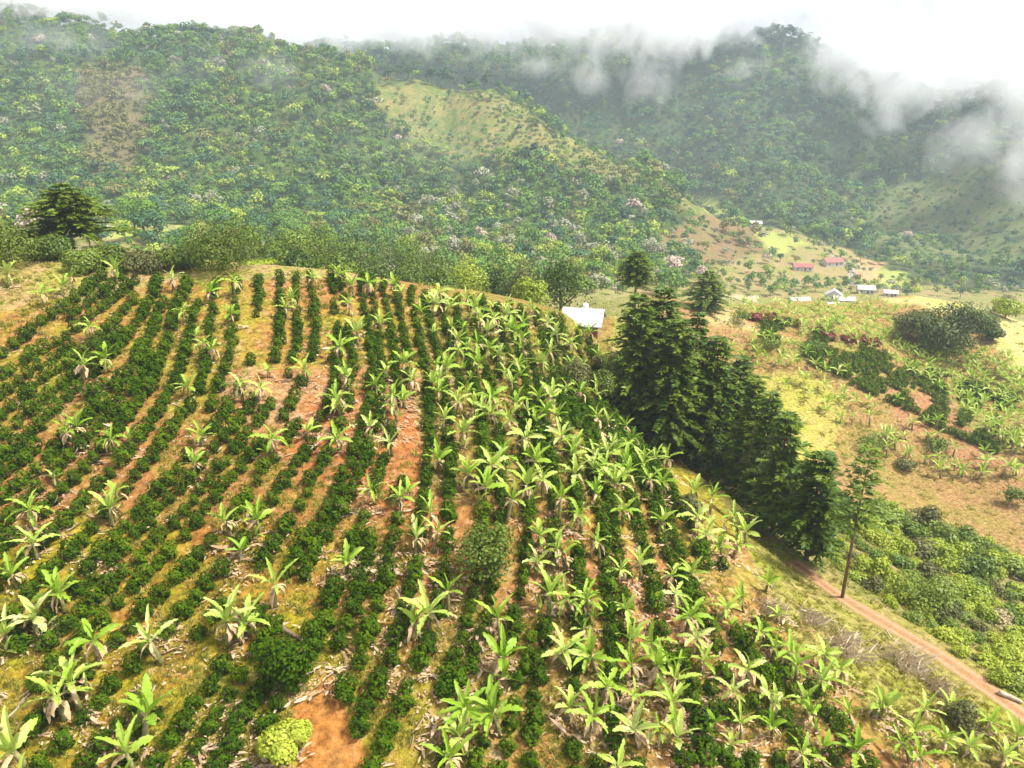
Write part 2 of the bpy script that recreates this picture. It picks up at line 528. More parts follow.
# forest floor
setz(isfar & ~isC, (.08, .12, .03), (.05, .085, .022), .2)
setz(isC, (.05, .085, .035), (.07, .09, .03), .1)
OPEN_B = [(375, 88), (420, 82), (490, 92), (545, 118), (600, 152), (650, 180), (690, 200), (720, 215), (690, 215), (640, 185), (600, 172), (560, 168), (520, 158), (460, 165), (420, 150), (385, 120)]
BROWN_B = [(78, 75), (135, 70), (150, 120), (138, 175), (88, 175), (82, 130)]
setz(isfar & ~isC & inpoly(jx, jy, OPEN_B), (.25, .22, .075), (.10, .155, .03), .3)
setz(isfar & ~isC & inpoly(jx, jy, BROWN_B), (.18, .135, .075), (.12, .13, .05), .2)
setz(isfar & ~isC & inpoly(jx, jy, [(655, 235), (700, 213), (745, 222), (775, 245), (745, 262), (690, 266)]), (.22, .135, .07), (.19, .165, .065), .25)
SPUR_C = [(862, 215), (900, 180), (960, 165), (1300, 150), (1300, 285), (960, 262), (880, 250)]
setz(isC & inpoly(jx, jy, SPUR_C), (.08, .14, .04), (.15, .165, .06), .3)
setz(isC & inpoly(jx, jy, [(836, 205), (846, 185), (858, 160), (862, 165), (848, 200), (842, 218)]), (.12, .22, .07), (.2, .22, .1), .3)
MEADOWS = [[(690, 195), (730, 208), (752, 222), (735, 224), (700, 212)], [(758, 232), (790, 236), (808, 243), (795, 252), (770, 250)], [(866, 272), (900, 274), (905, 284), (872, 286)], [(100, 222), (215, 222), (215, 242), (150, 243), (100, 240)]]
for mm in MEADOWS:
    setz((tt > 200) & inpoly(jx, jy, mm), (.33, .38, .09), (.28, .32, .08), .2)
setz((tt > 235) & inpoly(jx, jy, [(848, 262), (880, 268), (872, 280), (850, 276)]), (.46, .28, .16), (.36, .3, .14), .3)
setz((tt > 235) & inpoly(jx, jy, [(700, 292), (760, 295), (760, 301), (700, 300)]), (.48, .4, .3), (.42, .34, .22), .3)
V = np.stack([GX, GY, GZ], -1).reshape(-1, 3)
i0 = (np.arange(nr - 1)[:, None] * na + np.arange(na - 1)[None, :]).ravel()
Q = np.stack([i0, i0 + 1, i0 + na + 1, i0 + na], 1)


def blur(c):
    for _ in range(1):
        c[1:-1, 1:-1] = (c[1:-1, 1:-1] * 2 + c[:-2, 1:-1] + c[2:, 1:-1] + c[1:-1, :-2] + c[1:-1, 2:]) / 6
    return c


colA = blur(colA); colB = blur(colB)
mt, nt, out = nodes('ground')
b = N(nt, 'ShaderNodeBsdfPrincipled'); b.inputs['Roughness'].default_value = .9; b.inputs['Specular IOR Level'].default_value = .15
va = N(nt, 'ShaderNodeVertexColor', layer_name='soil'); vb = N(nt, 'ShaderNodeVertexColor', layer_name='cover')
ge = N(nt, 'ShaderNodeNewGeometry')


def noise(scale, det, rough=.6):
    n = N(nt, 'ShaderNodeTexNoise'); n.inputs['Scale'].default_value = scale; n.inputs['Detail'].default_value = det; n.inputs['Roughness'].default_value = rough
    nt.links.new(ge.outputs['Position'], n.inputs['Vector']); return n


def ramp(src, lo, hi):
    r = N(nt, 'ShaderNodeMapRange'); r.inputs['From Min'].default_value = lo; r.inputs['From Max'].default_value = hi
    nt.links.new(src, r.inputs['Value']); return r.outputs[0]


def mixc(f, a, b_, mode='MIX'):
    m = N(nt, 'ShaderNodeMix', data_type='RGBA', blend_type=mode)
    if isinstance(f, float): m.inputs[0].default_value = f
    else: nt.links.new(f, m.inputs[0])
    for s, k in ((a, 6), (b_, 7)):
        if isinstance(s, tuple): m.inputs[k].default_value = (*s, 1)
        else: nt.links.new(s, m.inputs[k])
    return m.outputs[2]


n1 = noise(.33, 6, .65); n2 = noise(2.2, 6, .7); n3 = noise(1.1, 5, .75); n4 = noise(7, 4, .7)
n0 = noise(.06, 5, .7)
av = N(nt, 'ShaderNodeMix'); av.inputs['Factor'].default_value = .5
nt.links.new(n1.outputs['Fac'], av.inputs['A']); nt.links.new(n0.outputs['Fac'], av.inputs['B'])
c1 = mixc(ramp(av.outputs['Result'], .44, .56), va.outputs['Color'], vb.outputs['Color'])
c2 = mixc(ramp(n2.outputs['Fac'], .35, .7), mixc(1.0, c1, (.45, .42, .39), 'MULTIPLY'), mixc(1.0, c1, (1.45, 1.42, 1.3), 'MULTIPLY'))
lt = N(nt, 'ShaderNodeMath', operation='MULTIPLY')
nt.links.new(ramp(n3.outputs['Fac'], .56, .68), lt.inputs[0]); nt.links.new(va.outputs['Alpha'], lt.inputs[1])
c3 = mixc(lt.outputs[0], c2, mixc(ramp(n4.outputs['Fac'], .35, .65), (.26, .16, .10), (.60, .47, .34)))
nt.links.new(c3, b.inputs['Base Color'])
bp = N(nt, 'ShaderNodeBump'); bp.inputs['Strength'].default_value = .8; bp.inputs['Distance'].default_value = .35
nt.links.new(n2.outputs['Fac'], bp.inputs['Height']); nt.links.new(bp.outputs[0], b.inputs['Normal'])
nt.links.new(b.outputs[0], out.inputs['Surface'])
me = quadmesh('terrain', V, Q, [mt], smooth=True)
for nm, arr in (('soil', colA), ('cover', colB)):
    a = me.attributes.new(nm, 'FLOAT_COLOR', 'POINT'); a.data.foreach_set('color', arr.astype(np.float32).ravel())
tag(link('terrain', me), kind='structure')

# ------------------------------------------------------------------ dirt track and valley road
def ribbon(name, path, half, mat, lift=.05, wob=.4):
    V = []; Qs = []; Tn = []
    prof = [-1, -.75, -.45, -.15, .15, .45, .75, 1]
    n = len(path)
    for i, p in enumerate(path):
        d = path[min(i + 1, n - 1)] - path[max(i - 1, 0)]; d = d / np.linalg.norm(d); w = np.array([-d[1], d[0]])
        hw = half * (1 + wob * fbm(i * .13, 0.0, 5, 2))
        for k in prof:
            q = p + w * k * hw
            dz = lift if abs(k) < .9 else -.06
            if .4 < abs(k) < .5: dz -= .03
            V.append((q[0], q[1], float(H(q[0], q[1])[0]) + dz)); Tn.append(abs(k))
    m = len(prof)
    for i in range(n - 1):
        for k in range(m - 1):
            a = i * m + k; Qs.append((a, a + 1, a + m + 1, a + m))
    me = quadmesh(name, V, Qs, [mat], Tn, smooth=True)
    return tag(link(name, me), kind='structure')


m_track, nt, out = nodes('packed_dirt')
b = N(nt, 'ShaderNodeBsdfPrincipled'); b.inputs['Roughness'].default_value = .95; b.inputs['Specular IOR Level'].default_value = .1
ta = N(nt, 'ShaderNodeAttribute', attribute_name='tint'); ge = N(nt, 'ShaderNodeNewGeometry')
nz1 = noise(1.3, 5, .7); nz2 = noise(6, 4, .7)
ad_ = N(nt, 'ShaderNodeMath', operation='MULTIPLY_ADD'); ad_.inputs[1].default_value = .55; nt.links.new(nz1.outputs['Fac'], ad_.inputs[0]); nt.links.new(ta.outputs['Fac'], ad_.inputs[2])
rr_ = N(nt, 'ShaderNodeValToRGB'); el = rr_.color_ramp.elements
for k_ in range(3): el.new(.5)
for k_, (po_, c_) in enumerate([(.25, (.30, .24, .08)), (.42, (.36, .20, .10)), (.72, (.50, .31, .18)), (.98, (.40, .24, .12)), (1.15, (.24, .24, .04))]):
    el[k_].position = min(1, po_ / 1.3); el[k_].color = (*c_, 1)
dv_ = N(nt, 'ShaderNodeMath', operation='DIVIDE'); dv_.inputs[1].default_value = 1.3; nt.links.new(ad_.outputs[0], dv_.inputs[0]); nt.links.new(dv_.outputs[0], rr_.inputs['Fac'])
nt.links.new(mixc(ramp(nz2.outputs['Fac'], .3, .7), mixc(1.0, rr_.outputs['Color'], (.65, .6, .55), 'MULTIPLY'), rr_.outputs['Color']), b.inputs['Base Color'])
bp = N(nt, 'ShaderNodeBump'); bp.inputs['Strength'].default_value = .7; bp.inputs['Distance'].default_value = .15
nt.links.new(nz1.outputs['Fac'], bp.inputs['Height']); nt.links.new(bp.outputs[0], b.inputs['Normal']); nt.links.new(b.outputs[0], out.inputs['Surface'])
ribbon('dirt_track', dense(smooth_poly(TRACK[:8]), .6)[:-14], .75, m_track)
vr = [at(*p)[0][:2] for p in [(853, 286), (850, 279), (853, 272), (850, 266), (843, 262), (838, 258), (828, 255)]]
ribbon('dirt_road', dense(smooth_poly(vr, 2), 3), 2.0, plain('pale_road', (.24, .205, .165), .9, .1, .5), .15)

# ------------------------------------------------------------------ plant prototypes
def banana_crown(seed, n=8, L=1.9, low=15, hi=82, w=.44, tat=.25, droop=1.0):
    g = np.random.default_rng(seed)
    V = []; Q = []; k = 0
    S = 13
    for i in range(n):
        az = 2 * math.pi * (i * .382 + g.random() * .12)
        f = i / max(1, n - 1)
        el = R(hi - (hi - low) * f ** .8 + g.normal() * 6)
        ln = L * (0.72 + .4 * math.sin(math.pi * (.25 + .6 * f))) * (0.9 + .2 * g.random())
        wid = w * (0.55 + .45 * min(1, f * 3 + .2)) * (.85 + .3 * g.random())
        p = np.array([0, 0, 0.0]); e = el
        hz = np.array([math.cos(az), math.sin(az), 0]); side = np.array([-math.sin(az), math.cos(az), 0])
        fold = R(25 + 25 * g.random())
        pts = []
        for s in range(S + 1):
            pts.append((p.copy(), e))
            e -= droop * (R(3 + 9 * (s / S)) * (1.1 - .5 * math.sin(max(0, el))))
            p = p + (hz * math.cos(e) + np.array([0, 0, 1]) * math.sin(e)) * ln / S
        tw = g.normal() * .25
        for s in range(S):
            for sg in (-1, 1):
                u0, u1 = s / S, (s + 1) / S
                def wd(u): return wid * max(0.02, (math.sin(math.pi * min(1, max(0, (u - .08) / .92)) ** .8)) ** .5)
                w0, w1 = wd(u0), wd(u1)
                if u0 < .1: w0 = .03
                cut = 1.0 if g.random() > tat else .55 + .35 * g.random()
                (a, ea), (b_, eb) = pts[s], pts[s + 1]
                up = lambda ee: (-hz * math.sin(ee) + np.array([0, 0, 1]) * math.cos(ee))
                fa = fold + tw * sg
                oa = (side * sg * math.cos(fa) + up(ea) * math.sin(fa)) ; ob = (side * sg * math.cos(fa) + up(eb) * math.sin(fa))
                dr = np.array([0, 0, -1.0]) * .25
                jd = np.array([0, 0, -1.0]) * wid * tat * .4 * g.random() ** 2 + (b_ - a) * (g.random() - .35) * .45 * tat
                q = [a, a + (oa + dr) * w0 * .5 * cut + jd, b_ + (ob + dr) * w1 * .5 * cut + jd * .6, b_]
                if sg > 0: q = q[::-1]
                V += q; Q.append((k, k + 1, k + 2, k + 3)); k += 4
    return np.array(V), np.array(Q)


def dead_leaves(seed, n=5, L=1.3):
    g = np.random.default_rng(seed); V = []; Q = []; k = 0
    for i in range(n):
        az = g.random() * 6.28; hz = np.array([math.cos(az), math.sin(az), 0]); side = np.array([-math.sin(az), math.cos(az), 0])
        p = np.array([0, 0, .0]) + hz * .06; e = R(-10 + 45 * g.random()); S = 6
        ln = L * (.7 + .6 * g.random()); prev = None; wv = .05 + .09 * g.random()
        for s in range(S + 1):
            ww = wv * math.sin(math.pi * (.12 + .85 * s / S)) * (.6 + .8 * g.random()) + .012
            tw = np.array([0, 0, g.normal() * .5])
            cur = (p + (side + tw) * ww, p - (side + tw) * ww)
            if prev is not None:
                V += [prev[0], prev[1], cur[1], cur[0]]; Q.append((k, k + 1, k + 2, k + 3)); k += 4
            prev = cur
            e = max(R(-80), e - R(14 + 10 * g.random()))
            p = p + (hz * math.cos(e) + np.array([0, 0, math.sin(e)])) * ln / S + side * g.normal() * .04
    return np.array(V), np.array(Q)


def banana_stem(seed, h, lean=.1):
    g = np.random.default_rng(seed)
    mb = MB(); a = g.random() * 6.28
    pts = []; rr = []
    for i in range(5):
        u = i / 4
        pts.append((math.cos(a) * lean * (u * u - 1) * h, math.sin(a) * lean * (u * u - 1) * h, h * (u - 1) - (.15 if i == 0 else 0)))
        rr.append(.16 - .07 * u)
    mb.tube(pts, rr, 7)
    return mb.mesh('banana_stem', [M['banana_stem']], True)


BK = []   # banana kinds: crown mesh (at crown origin), stem, dead leaves, stem height, look
specs = [
    ('upright pale leaves', 7, 1.55, 38, 86, .52, .3, .55, 1.25, 4),
    ('wide spreading leaves', 8, 1.65, 20, 80, .50, .4, .7, 1.2, 5),
    ('a skirt of dead brown leaves', 7, 1.6, 18, 84, .48, .55, .85, 1.6, 8),
    ('a short young crown', 5, 1.25, 35, 82, .46, .15, .55, 0.7, 2),
    ('drooping ragged leaves', 8, 1.65, 8, 78, .46, .5, 1.05, 1.6, 5),
    ('a full crown of broad leaves', 9, 1.7, 22, 86, .58, .35, .65, 1.3, 5),
    ('a few stiff narrow leaves', 6, 1.6, 30, 84, .36, .5, .5, 1.6, 5),
]
for i, s in enumerate(specs):
    V, Q = banana_crown(100 + i, *s[1:8])
    if i in (0, 1, 4, 5):   # a young sucker rising from the foot
        V2, Q2 = banana_crown(150 + i, 4, .95, 45, 85, .30, .1, .5)
        a_ = i * 1.9
        V = np.concatenate([V, V2 + np.array([.5 * math.cos(a_), .5 * math.sin(a_), -s[8] + .35])]); Q = np.concatenate([Q, Q2 + len(V) - len(V2)])
    cr = quadmesh('banana_crown', V, Q, [M['banana']])
    dv, dq = dead_leaves(200 + i, s[9], 1.0)
    dl = quadmesh('banana_dead_leaves', dv, dq, [M['dry']])
    st = banana_stem(300 + i, s[8], .06 + .05 * (i % 3))
    BK.append(dict(look=s[0], crown=cr, dead=dl, stem=st, h=s[8], V=V, Q=Q))


def coffee_proto(seed, n=360, r=.50, h=1.05):
    g = np.random.default_rng(seed)
    u = g.random(n) ** .7
    z = h * (.06 + .94 * g.random(n))
    prof = np.sin(np.pi * np.clip(.12 + .80 * (z / h), 0, 1)) ** .6
    lump = 1 + .28 * np.sin(3 * (az := g.random(n) * 6.283) + 6 * z + seed)
    rr = r * prof * lump * (.55 + .45 * u)
    pos = np.stack([rr * np.cos(az), rr * np.sin(az), z], 1)
    nr_ = np.stack([np.cos(az) * .8, np.sin(az) * .8, .5 + .7 * (z / h)], 1) + g.normal(size=(n, 3)) * .35
    return leaf_quads(pos, nr_, .18, .105, g), quads(n)


CK = [coffee_proto(i) for i in range(6)]
CKM = [quadmesh('coffee_bush', V, Q, [M['coffee']]) for V, Q in CK]


def crown_lumps(seed, rx, rz, n, leaf, lumps=9, fill=.35, flat=0.0, full=False, cone=0.0):
    g = np.random.default_rng(seed)
    cen = g.normal(size=(lumps, 3)); cen /= np.linalg.norm(cen, axis=1, keepdims=True)
    cen[:, 2] = cen[:, 2] * .8 + flat
    cen *= np.array([rx, rx, rz]) * (.35 + .35 * g.random((lumps, 1)))
    if full: cen[0] = 0
    lr = (.38 + .22 * g.random(lumps))
    if full: lr[0] = .72; lr = lr * 1.08
    k = g.integers(0, lumps, n)
    d = g.normal(size=(n, 3)); d /= np.linalg.norm(d, axis=1, keepdims=True); d[:, 2] = np.where(d[:, 2] < (-.9 if full else -.3), -d[:, 2], d[:, 2])
    pos = cen[k] + d * (lr[k] * (1 - fill * g.random(n) ** 2))[:, None] * np.array([rx, rx, rz * .9])
    if cone: pos[:, :2] *= (1 - cone * np.clip(pos[:, 2] / rz, -.6, 1))[:, None]
    nr_ = d + g.normal(size=(n, 3)) * .4 + np.array([0, 0, .3])
    return leaf_quads(pos, nr_, leaf, leaf * .75, g), quads(n)


def trunk_mesh(seed, h, r, mat, limbs=4, spread=1.0, name='trunk'):
    g = np.random.default_rng(seed); mb = MB()
    b = g.normal(size=2) * .04 * h
    mb.tube([(0, 0, -.4), (b[0] * .3, b[1] * .3, h * .4), (b[0], b[1], h)], [r, r * .75, r * .35], 7)
    for i in range(limbs):
        a = i * 6.283 / max(1, limbs) + g.random(); z0 = h * (.45 + .35 * g.random())
        p0 = np.array([b[0] * z0 / h, b[1] * z0 / h, z0]); d = np.array([math.cos(a), math.sin(a), .7])
        mb.tube([p0, p0 + d * spread * .5, p0 + d * spread + np.array([0, 0, .25 * spread])], [r * .45, r * .3, r * .1], 5)
    return mb.mesh(name, [mat], True)


def conifer(seed, h, r, whorls, bare=.12, droop=.1, spray=.55, per=6, power=.85, dens=1.0, flatlayers=False, top=0.0, ragged=0.0):
    g = np.random.default_rng(seed)
    P = []; Nn = []; T = []; Ls = []
    for w in range(whorls):
        u = (w + .5 * g.random()) / whorls
        z = h * (bare + (1 - bare) * u)
        Lb = r * max(.06, (1 - u) ** power + top * math.sin(math.pi * u)) * (.8 + .4 * g.random()) * (1 - ragged * .5 * g.random())
        nb = max(3, int(per * (.8 + .4 * g.random())))
        a0 = g.random() * 6.28
        for b in range(nb):
            a = a0 + b * 6.283 / nb + g.normal() * .15
            L2 = Lb * (.7 + .5 * g.random()) * (1 + ragged * (g.random() - .5))
            hz = np.array([math.cos(a), math.sin(a), 0]); sd = np.array([-math.sin(a), math.cos(a), 0])
            ns = max(2, int(L2 / .26 * dens))
            for s in range(ns):
                q = (s + g.random()) / ns
                if q < .15 and L2 > 1: continue
                zz = z + L2 * (.28 * q - (droop + .25) * q * q)
                c = hz * L2 * q + np.array([0, 0, zz])
                for sg in (-1, 1):
                    wl = spray * (1.15 - .6 * q)
                    t = hz * .75 + sd * sg * (.75 + .2 * g.normal()) + np.array([0, 0, .12 + g.normal() * .15 - droop * q])
                    t /= np.linalg.norm(t)
                    P.append(c + t * wl * .4); T.append(t); Ls.append(wl * (.8 + .4 * g.random()))
                    Nn.append(np.array([0, 0, 1.0]) + g.normal(size=3) * .35)
    P = np.array(P); T = np.array(T); Nn = np.array(Nn); Ls = np.array(Ls)[:, None]
    Nn -= (Nn * T).sum(1, keepdims=True) * T; Nn /= np.linalg.norm(Nn, axis=1, keepdims=True)
    Bv = np.cross(Nn, T)
    V = np.stack([P - T * Ls * .5, P + Bv * Ls * .2, P + T * Ls * .55 - Nn * Ls * .12, P - Bv * Ls * .2], 1).reshape(-1, 3)
    return V, quads(len(P))


def conifer_trunk(seed, h, r, mat, dead=0, dl=1.0, bare=.1):
    g = np.random.default_rng(seed); mb = MB()
    mb.tube([(0, 0, -.6), (0, 0, h * .5), (g.normal() * .1, g.normal() * .1, h * .97)], [r, r * .65, r * .12], 7)
    for i in range(dead):
        z = h * (bare + .85 * (i + g.random()) / dead * (1 - bare)); a = g.random() * 6.28; L = dl * (1 - z / h * .8) * (.6 + .6 * g.random())
        d = np.array([math.cos(a), math.sin(a), -.15])
        p0 = np.array([0, 0, z])
        mb.tube([p0, p0 + d * L * .6, p0 + d * L + np.array([0, 0, -.2 * L])], [.035, .022, .008], 4)
        for j in range(3):
            q = p0 + d * L * (.4 + .2 * j); e = np.array([math.cos(a + (-1) ** j), math.sin(a + (-1) ** j), -.2]) * L * .3
            mb.tube([q, q + e], [.015, .005], 3)
    return mb.mesh('conifer_trunk', [mat], True)


def thing(name, label, cat, loc, parts, rz=0.0, s=1.0, group=None):
    e = empty(name, loc, rz, s)
    tag(e, label, cat, group)
    for nm, me, lz in parts:
        link(nm, me, e, (0, 0, lz))
    return e


# ------------------------------------------------------------------ banana plants on the spur
print('banana')
BAN = """8,272 42,292 63,284 72,275 115,268 90,325 83,363 105,357 173,277 183,310 196,335 188,385
234,280 210,290 231,313 203,342 213,347 312,276 338,273 352,284 368,281 285,306 292,297 348,301 395,285 357,330 380,322 340,345 268,370 240,383 260,386 305,368 347,375 386,370 376,384 336,396 394,395
402,291 439,290 437,303 467,297 475,306 508,302 533,308 548,313 452,326 457,339 480,319 494,317 487,329 513,329 522,337 500,354 478,363 404,361 446,366 543,361 550,350 570,342 583,362 512,382 439,390 404,399 475,406 492,412 546,411 552,395 580,390 597,416 556,333 590,331 412,379
77,425 66,431 111,437 130,438 54,477 116,491 110,507 29,508 33,542 201,434 194,462 338,405 393,405 370,425 272,437 308,430 337,437 390,441 371,488 225,520 257,518 400,496
444,417 463,431 525,436 562,436 577,443 438,458 468,472 492,463 503,455 527,483 542,478 575,472 597,492 408,491 431,512 416,536 437,531 558,546
608,420 626,424 617,447 633,437 655,455 668,457 628,472 616,482 650,478 663,480 695,490 712,496 662,520 706,533 735,516 746,531 738,543 720,545
93,640 72,681 56,695 14,750 150,640 147,714 127,752 5,632 12,573 58,592 34,617
347,560 275,583 227,620 245,621 241,549 448,590 413,621 428,612 498,617 550,593 567,597 587,598 563,650 503,656 562,556 493,711 466,708 450,757 459,735 570,706
640,563 672,575 675,592 690,615 584,601 742,598 732,624 727,607 630,638 632,663 697,636 704,660 747,668 760,630 775,646 675,678 768,581 607,685 661,731 677,736 715,722 732,743 673,701 766,693 772,725 618,765 592,715
790,650 797,665 775,702 840,668 823,679 806,700 813,713 885,705 857,750 920,755 802,752 915,728 880,700 925,708 950,706 990,720 1005,755 945,738 903,742 970,745 850,712 1018,735"""
ban = [tuple(float(q) for q in s.split(',')) for s in BAN.split()]
gx_ = np.random.default_rng(15)
EXTRA = [(420, 300), (600, 325), (640, 440), (740, 560), (860, 690), (1000, 768), (620, 768), (560, 600), (440, 430)]
n_ = 0
while n_ < 34:      # the thickest part of the grove, where single crowns run into each other
    x_, y_ = 420 + gx_.random() * 560, 305 + gx_.random() * 450
    if inpoly(np.array([x_]), np.array([y_]), EXTRA)[0] and min((x_ - a) ** 2 + (y_ - b) ** 2 for a, b in ban) > (10 + y_ / 60) ** 2:
        ban.append((round(x_), round(y_))); n_ += 1
DEADLEAN = {(337, 437), (493, 711), (493.0, 711.0)}
ban_xy = []
bplace = []
g = np.random.default_rng(5)
for i, (bx, by) in enumerate(ban):
    k = int(g.choice(len(BK), p=[.2, .18, .15, .12, .1, .15, .1]))
    if bx > 420 and by < 520: k = int(g.choice([0, 1, 2, 4, 5, 6]))
    sc = .70 + .28 * g.random()
    if bx > 420 and by < 500: sc *= 1.08
    if by > 590 and bx < 700: sc *= 1.12
    if by > 520 and bx < 420: sc *= 1.12
    if by > 540 and bx > 600: sc *= .86
    hit = at(bx, by + 2, BK[k]['h'] * sc)
    if hit is None: continue
    p, t = hit
    if t > 112: continue
    bplace.append((bx, by, k, sc, p, t)); ban_xy.append(p[:2])
ban_xy = np.array(ban_xy)
ORD = ['first', 'second', 'third', 'fourth', 'fifth', 'sixth', 'seventh', 'eighth', 'ninth', 'tenth', 'eleventh', 'twelfth', 'thirteenth', 'fourteenth', 'fifteenth', 'sixteenth']
AREAS = [
    ('along the crest under the round bushes', lambda x, y: y < 300 and x < 300), ('along the middle of the crest', lambda x, y: y < 300 and x < 420),
    ('along the crest beside the white roofed shed', lambda x, y: y < 320 and x >= 420), ('on the upper left rows', lambda x, y: y < 400 and x < 215),
    ('on the upper slope below the crest', lambda x, y: y < 345 and x < 420), ('around the bare orange soil', lambda x, y: y < 400 and x < 330), ('above the bare orange soil', lambda x, y: y < 410 and x < 420),
    ('on the dense upper slope below the shed', lambda x, y: y < 360 and x >= 420), ('left of the brown round tree', lambda x, y: y < 420 and x < 530), ('around the brown round tree', lambda x, y: y < 425 and x >= 530),
    ('on the far left dark rows', lambda x, y: y < 520 and x < 160), ('in the rows left of centre', lambda x, y: y < 510 and x < 320), ('right of the orange soil', lambda x, y: y < 510 and x < 450),
    ('just above the ferny green tree', lambda x, y: y < 520 and x < 560), ('along the grassy strip by the conifers', lambda x, y: y < 460 and x >= 600),
    ('in the steep rows left of the conifers', lambda x, y: y < 500 and x < 640), ('on the edge of the field below the conifers', lambda x, y: y < 560 and x >= 640),
    ('around the ferny green tree', lambda x, y: y < 560 and x >= 390), ('on the left edge of the field', lambda x, y: y < 660 and x < 110), ('above the fallen log', lambda x, y: y < 640 and x < 380),
    ('in the bottom left corner', lambda x, y: x < 200), ('below the ferny green tree', lambda x, y: y < 660 and x < 530), ('in the lower middle rows', lambda x, y: y < 680 and x < 620),
    ('in the lower rows right of centre', lambda x, y: y < 650 and x < 720), ('beside the verge above the dirt track', lambda x, y: y < 690 and x >= 720), ('along the bottom middle edge', lambda x, y: x < 600),
    ('along the bottom edge right of centre', lambda x, y: x < 745), ('on the last rows before the verge', lambda x, y: x < 840 and y < 720), ('along the bottom edge under the verge', lambda x, y: x < 900), ('in the bottom right corner', lambda x, y: True)]
cells = {}
for b in bplace:
    for i, (nm, fn) in enumerate(AREAS):
        if fn(b[0], b[1]):
            cells.setdefault(i, []).append(b); break
first_banana = None
nban = 0


def banana(p, k, sc, rz, label, group, lean=0.0):
    e = empty('banana_plant', (p[0], p[1], p[2] + BK[k]['h'] * sc), rz, sc)
    e.rotation_euler = (random.gauss(0, .13), random.gauss(0, .13), rz)
    e.scale = (sc * random.uniform(.88, 1.15), sc * random.uniform(.88, 1.15), sc)
    tag(e, label, 'banana plant', group)
    link('leaf_crown', BK[k]['crown'], e); link('stem', BK[k]['stem'], e)
    link('dead_leaves', BK[k]['dead'], e, (0, 0, -.05))
    return e


for i, L in sorted(cells.items()):
    L.sort(key=lambda b: (b[0], b[1]))
    for j, (bx, by, k, sc, p, t) in enumerate(L):
        where = 'leftmost' if j == 0 else ('rightmost' if j == len(L) - 1 else ORD[min(j, 15)] + ' from left')
        lab = f"banana plant with {BK[k]['look']}, {where} {AREAS[i][0]}"
        w = lab.split()
        if len(w) > 16: lab = f"banana plant, {where} {AREAS[i][0]}"
        banana(p, k, sc, g.random() * 6.28, lab, 'banana plants among the coffee rows'); nban += 1
print('bananas', nban, {AREAS[i][0]: len(L) for i, L in cells.items()})

# ------------------------------------------------------------------ coffee rows
print('coffee')
ROWS = [
    [(100, 277), (60, 305), (25, 335), (-20, 365)],
    [(130, 284), (94, 312), (58, 338), (25, 356), (-20, 390)],
    [(155, 284), (135, 325), (100, 365), (60, 403), (10, 449), (-30, 480)],
    [(183, 287), (165, 345), (150, 385), (120, 425), (70, 480), (20, 530), (-30, 575)],
    [(215, 287), (207, 350), (200, 385), (175, 425), (130, 480), (75, 545), (20, 600), (-30, 645)],
    [(280, 281), (280, 350), (251, 402), (230, 427), (186, 480), (148, 517), (109, 562), (60, 605), (0, 660), (-30, 690)],
    [(310, 279), (318, 340), (300, 390), (270, 430), (245, 458), (220, 485), (195, 525), (144, 572), (101, 615), (50, 665), (0, 715), (-30, 745)],
    [(342, 282), (352, 350), (350, 400), (330, 445), (300, 500), (264, 560), (225, 600), (172, 660), (110, 730), (75, 775)],
    [(370, 284), (382, 350), (382, 400), (368, 450), (345, 500), (315, 545), (290, 600), (250, 660), (210, 720), (180, 775)],
    [(395, 288), (408, 350), (412, 400), (405, 460), (392, 520), (383, 580), (365, 640), (340, 700), (312, 775)],
    [(425, 300), (440, 360), (450, 420), (450, 480), (447, 540), (440, 600), (420, 660), (390, 720), (365, 775)],
    [(470, 304), (485, 360), (497, 420), (503, 480), (500, 540), (490, 600), (470, 660), (440, 720), (410, 775)],
    [(520, 312), (533, 360), (545, 420), (553, 480), (553, 540), (550, 600), (540, 660), (535, 720), (530, 775)],
    [(560, 325), (580, 380), (593, 420), (608, 480), (618, 540), (625, 600), (630, 660), (635, 720), (640, 775)],
    [(590, 343), (610, 390), (625, 430), (650, 480), (672, 530), (692, 580), (712, 640), (735, 710), (755, 775)],
    [(603, 365), (622, 410), (650, 455), (688, 505), (722, 550), (752, 600), (790, 650), (845, 705), (905, 775)],
]


def resample(p, n):
    p = np.array(p, float); d = np.concatenate([[0], np.cumsum(np.linalg.norm(np.diff(p, axis=0), axis=1))])
    s = np.linspace(0, d[-1], n)
    return np.stack([np.interp(s, d, p[:, 0]), np.interp(s, d, p[:, 1])], 1)


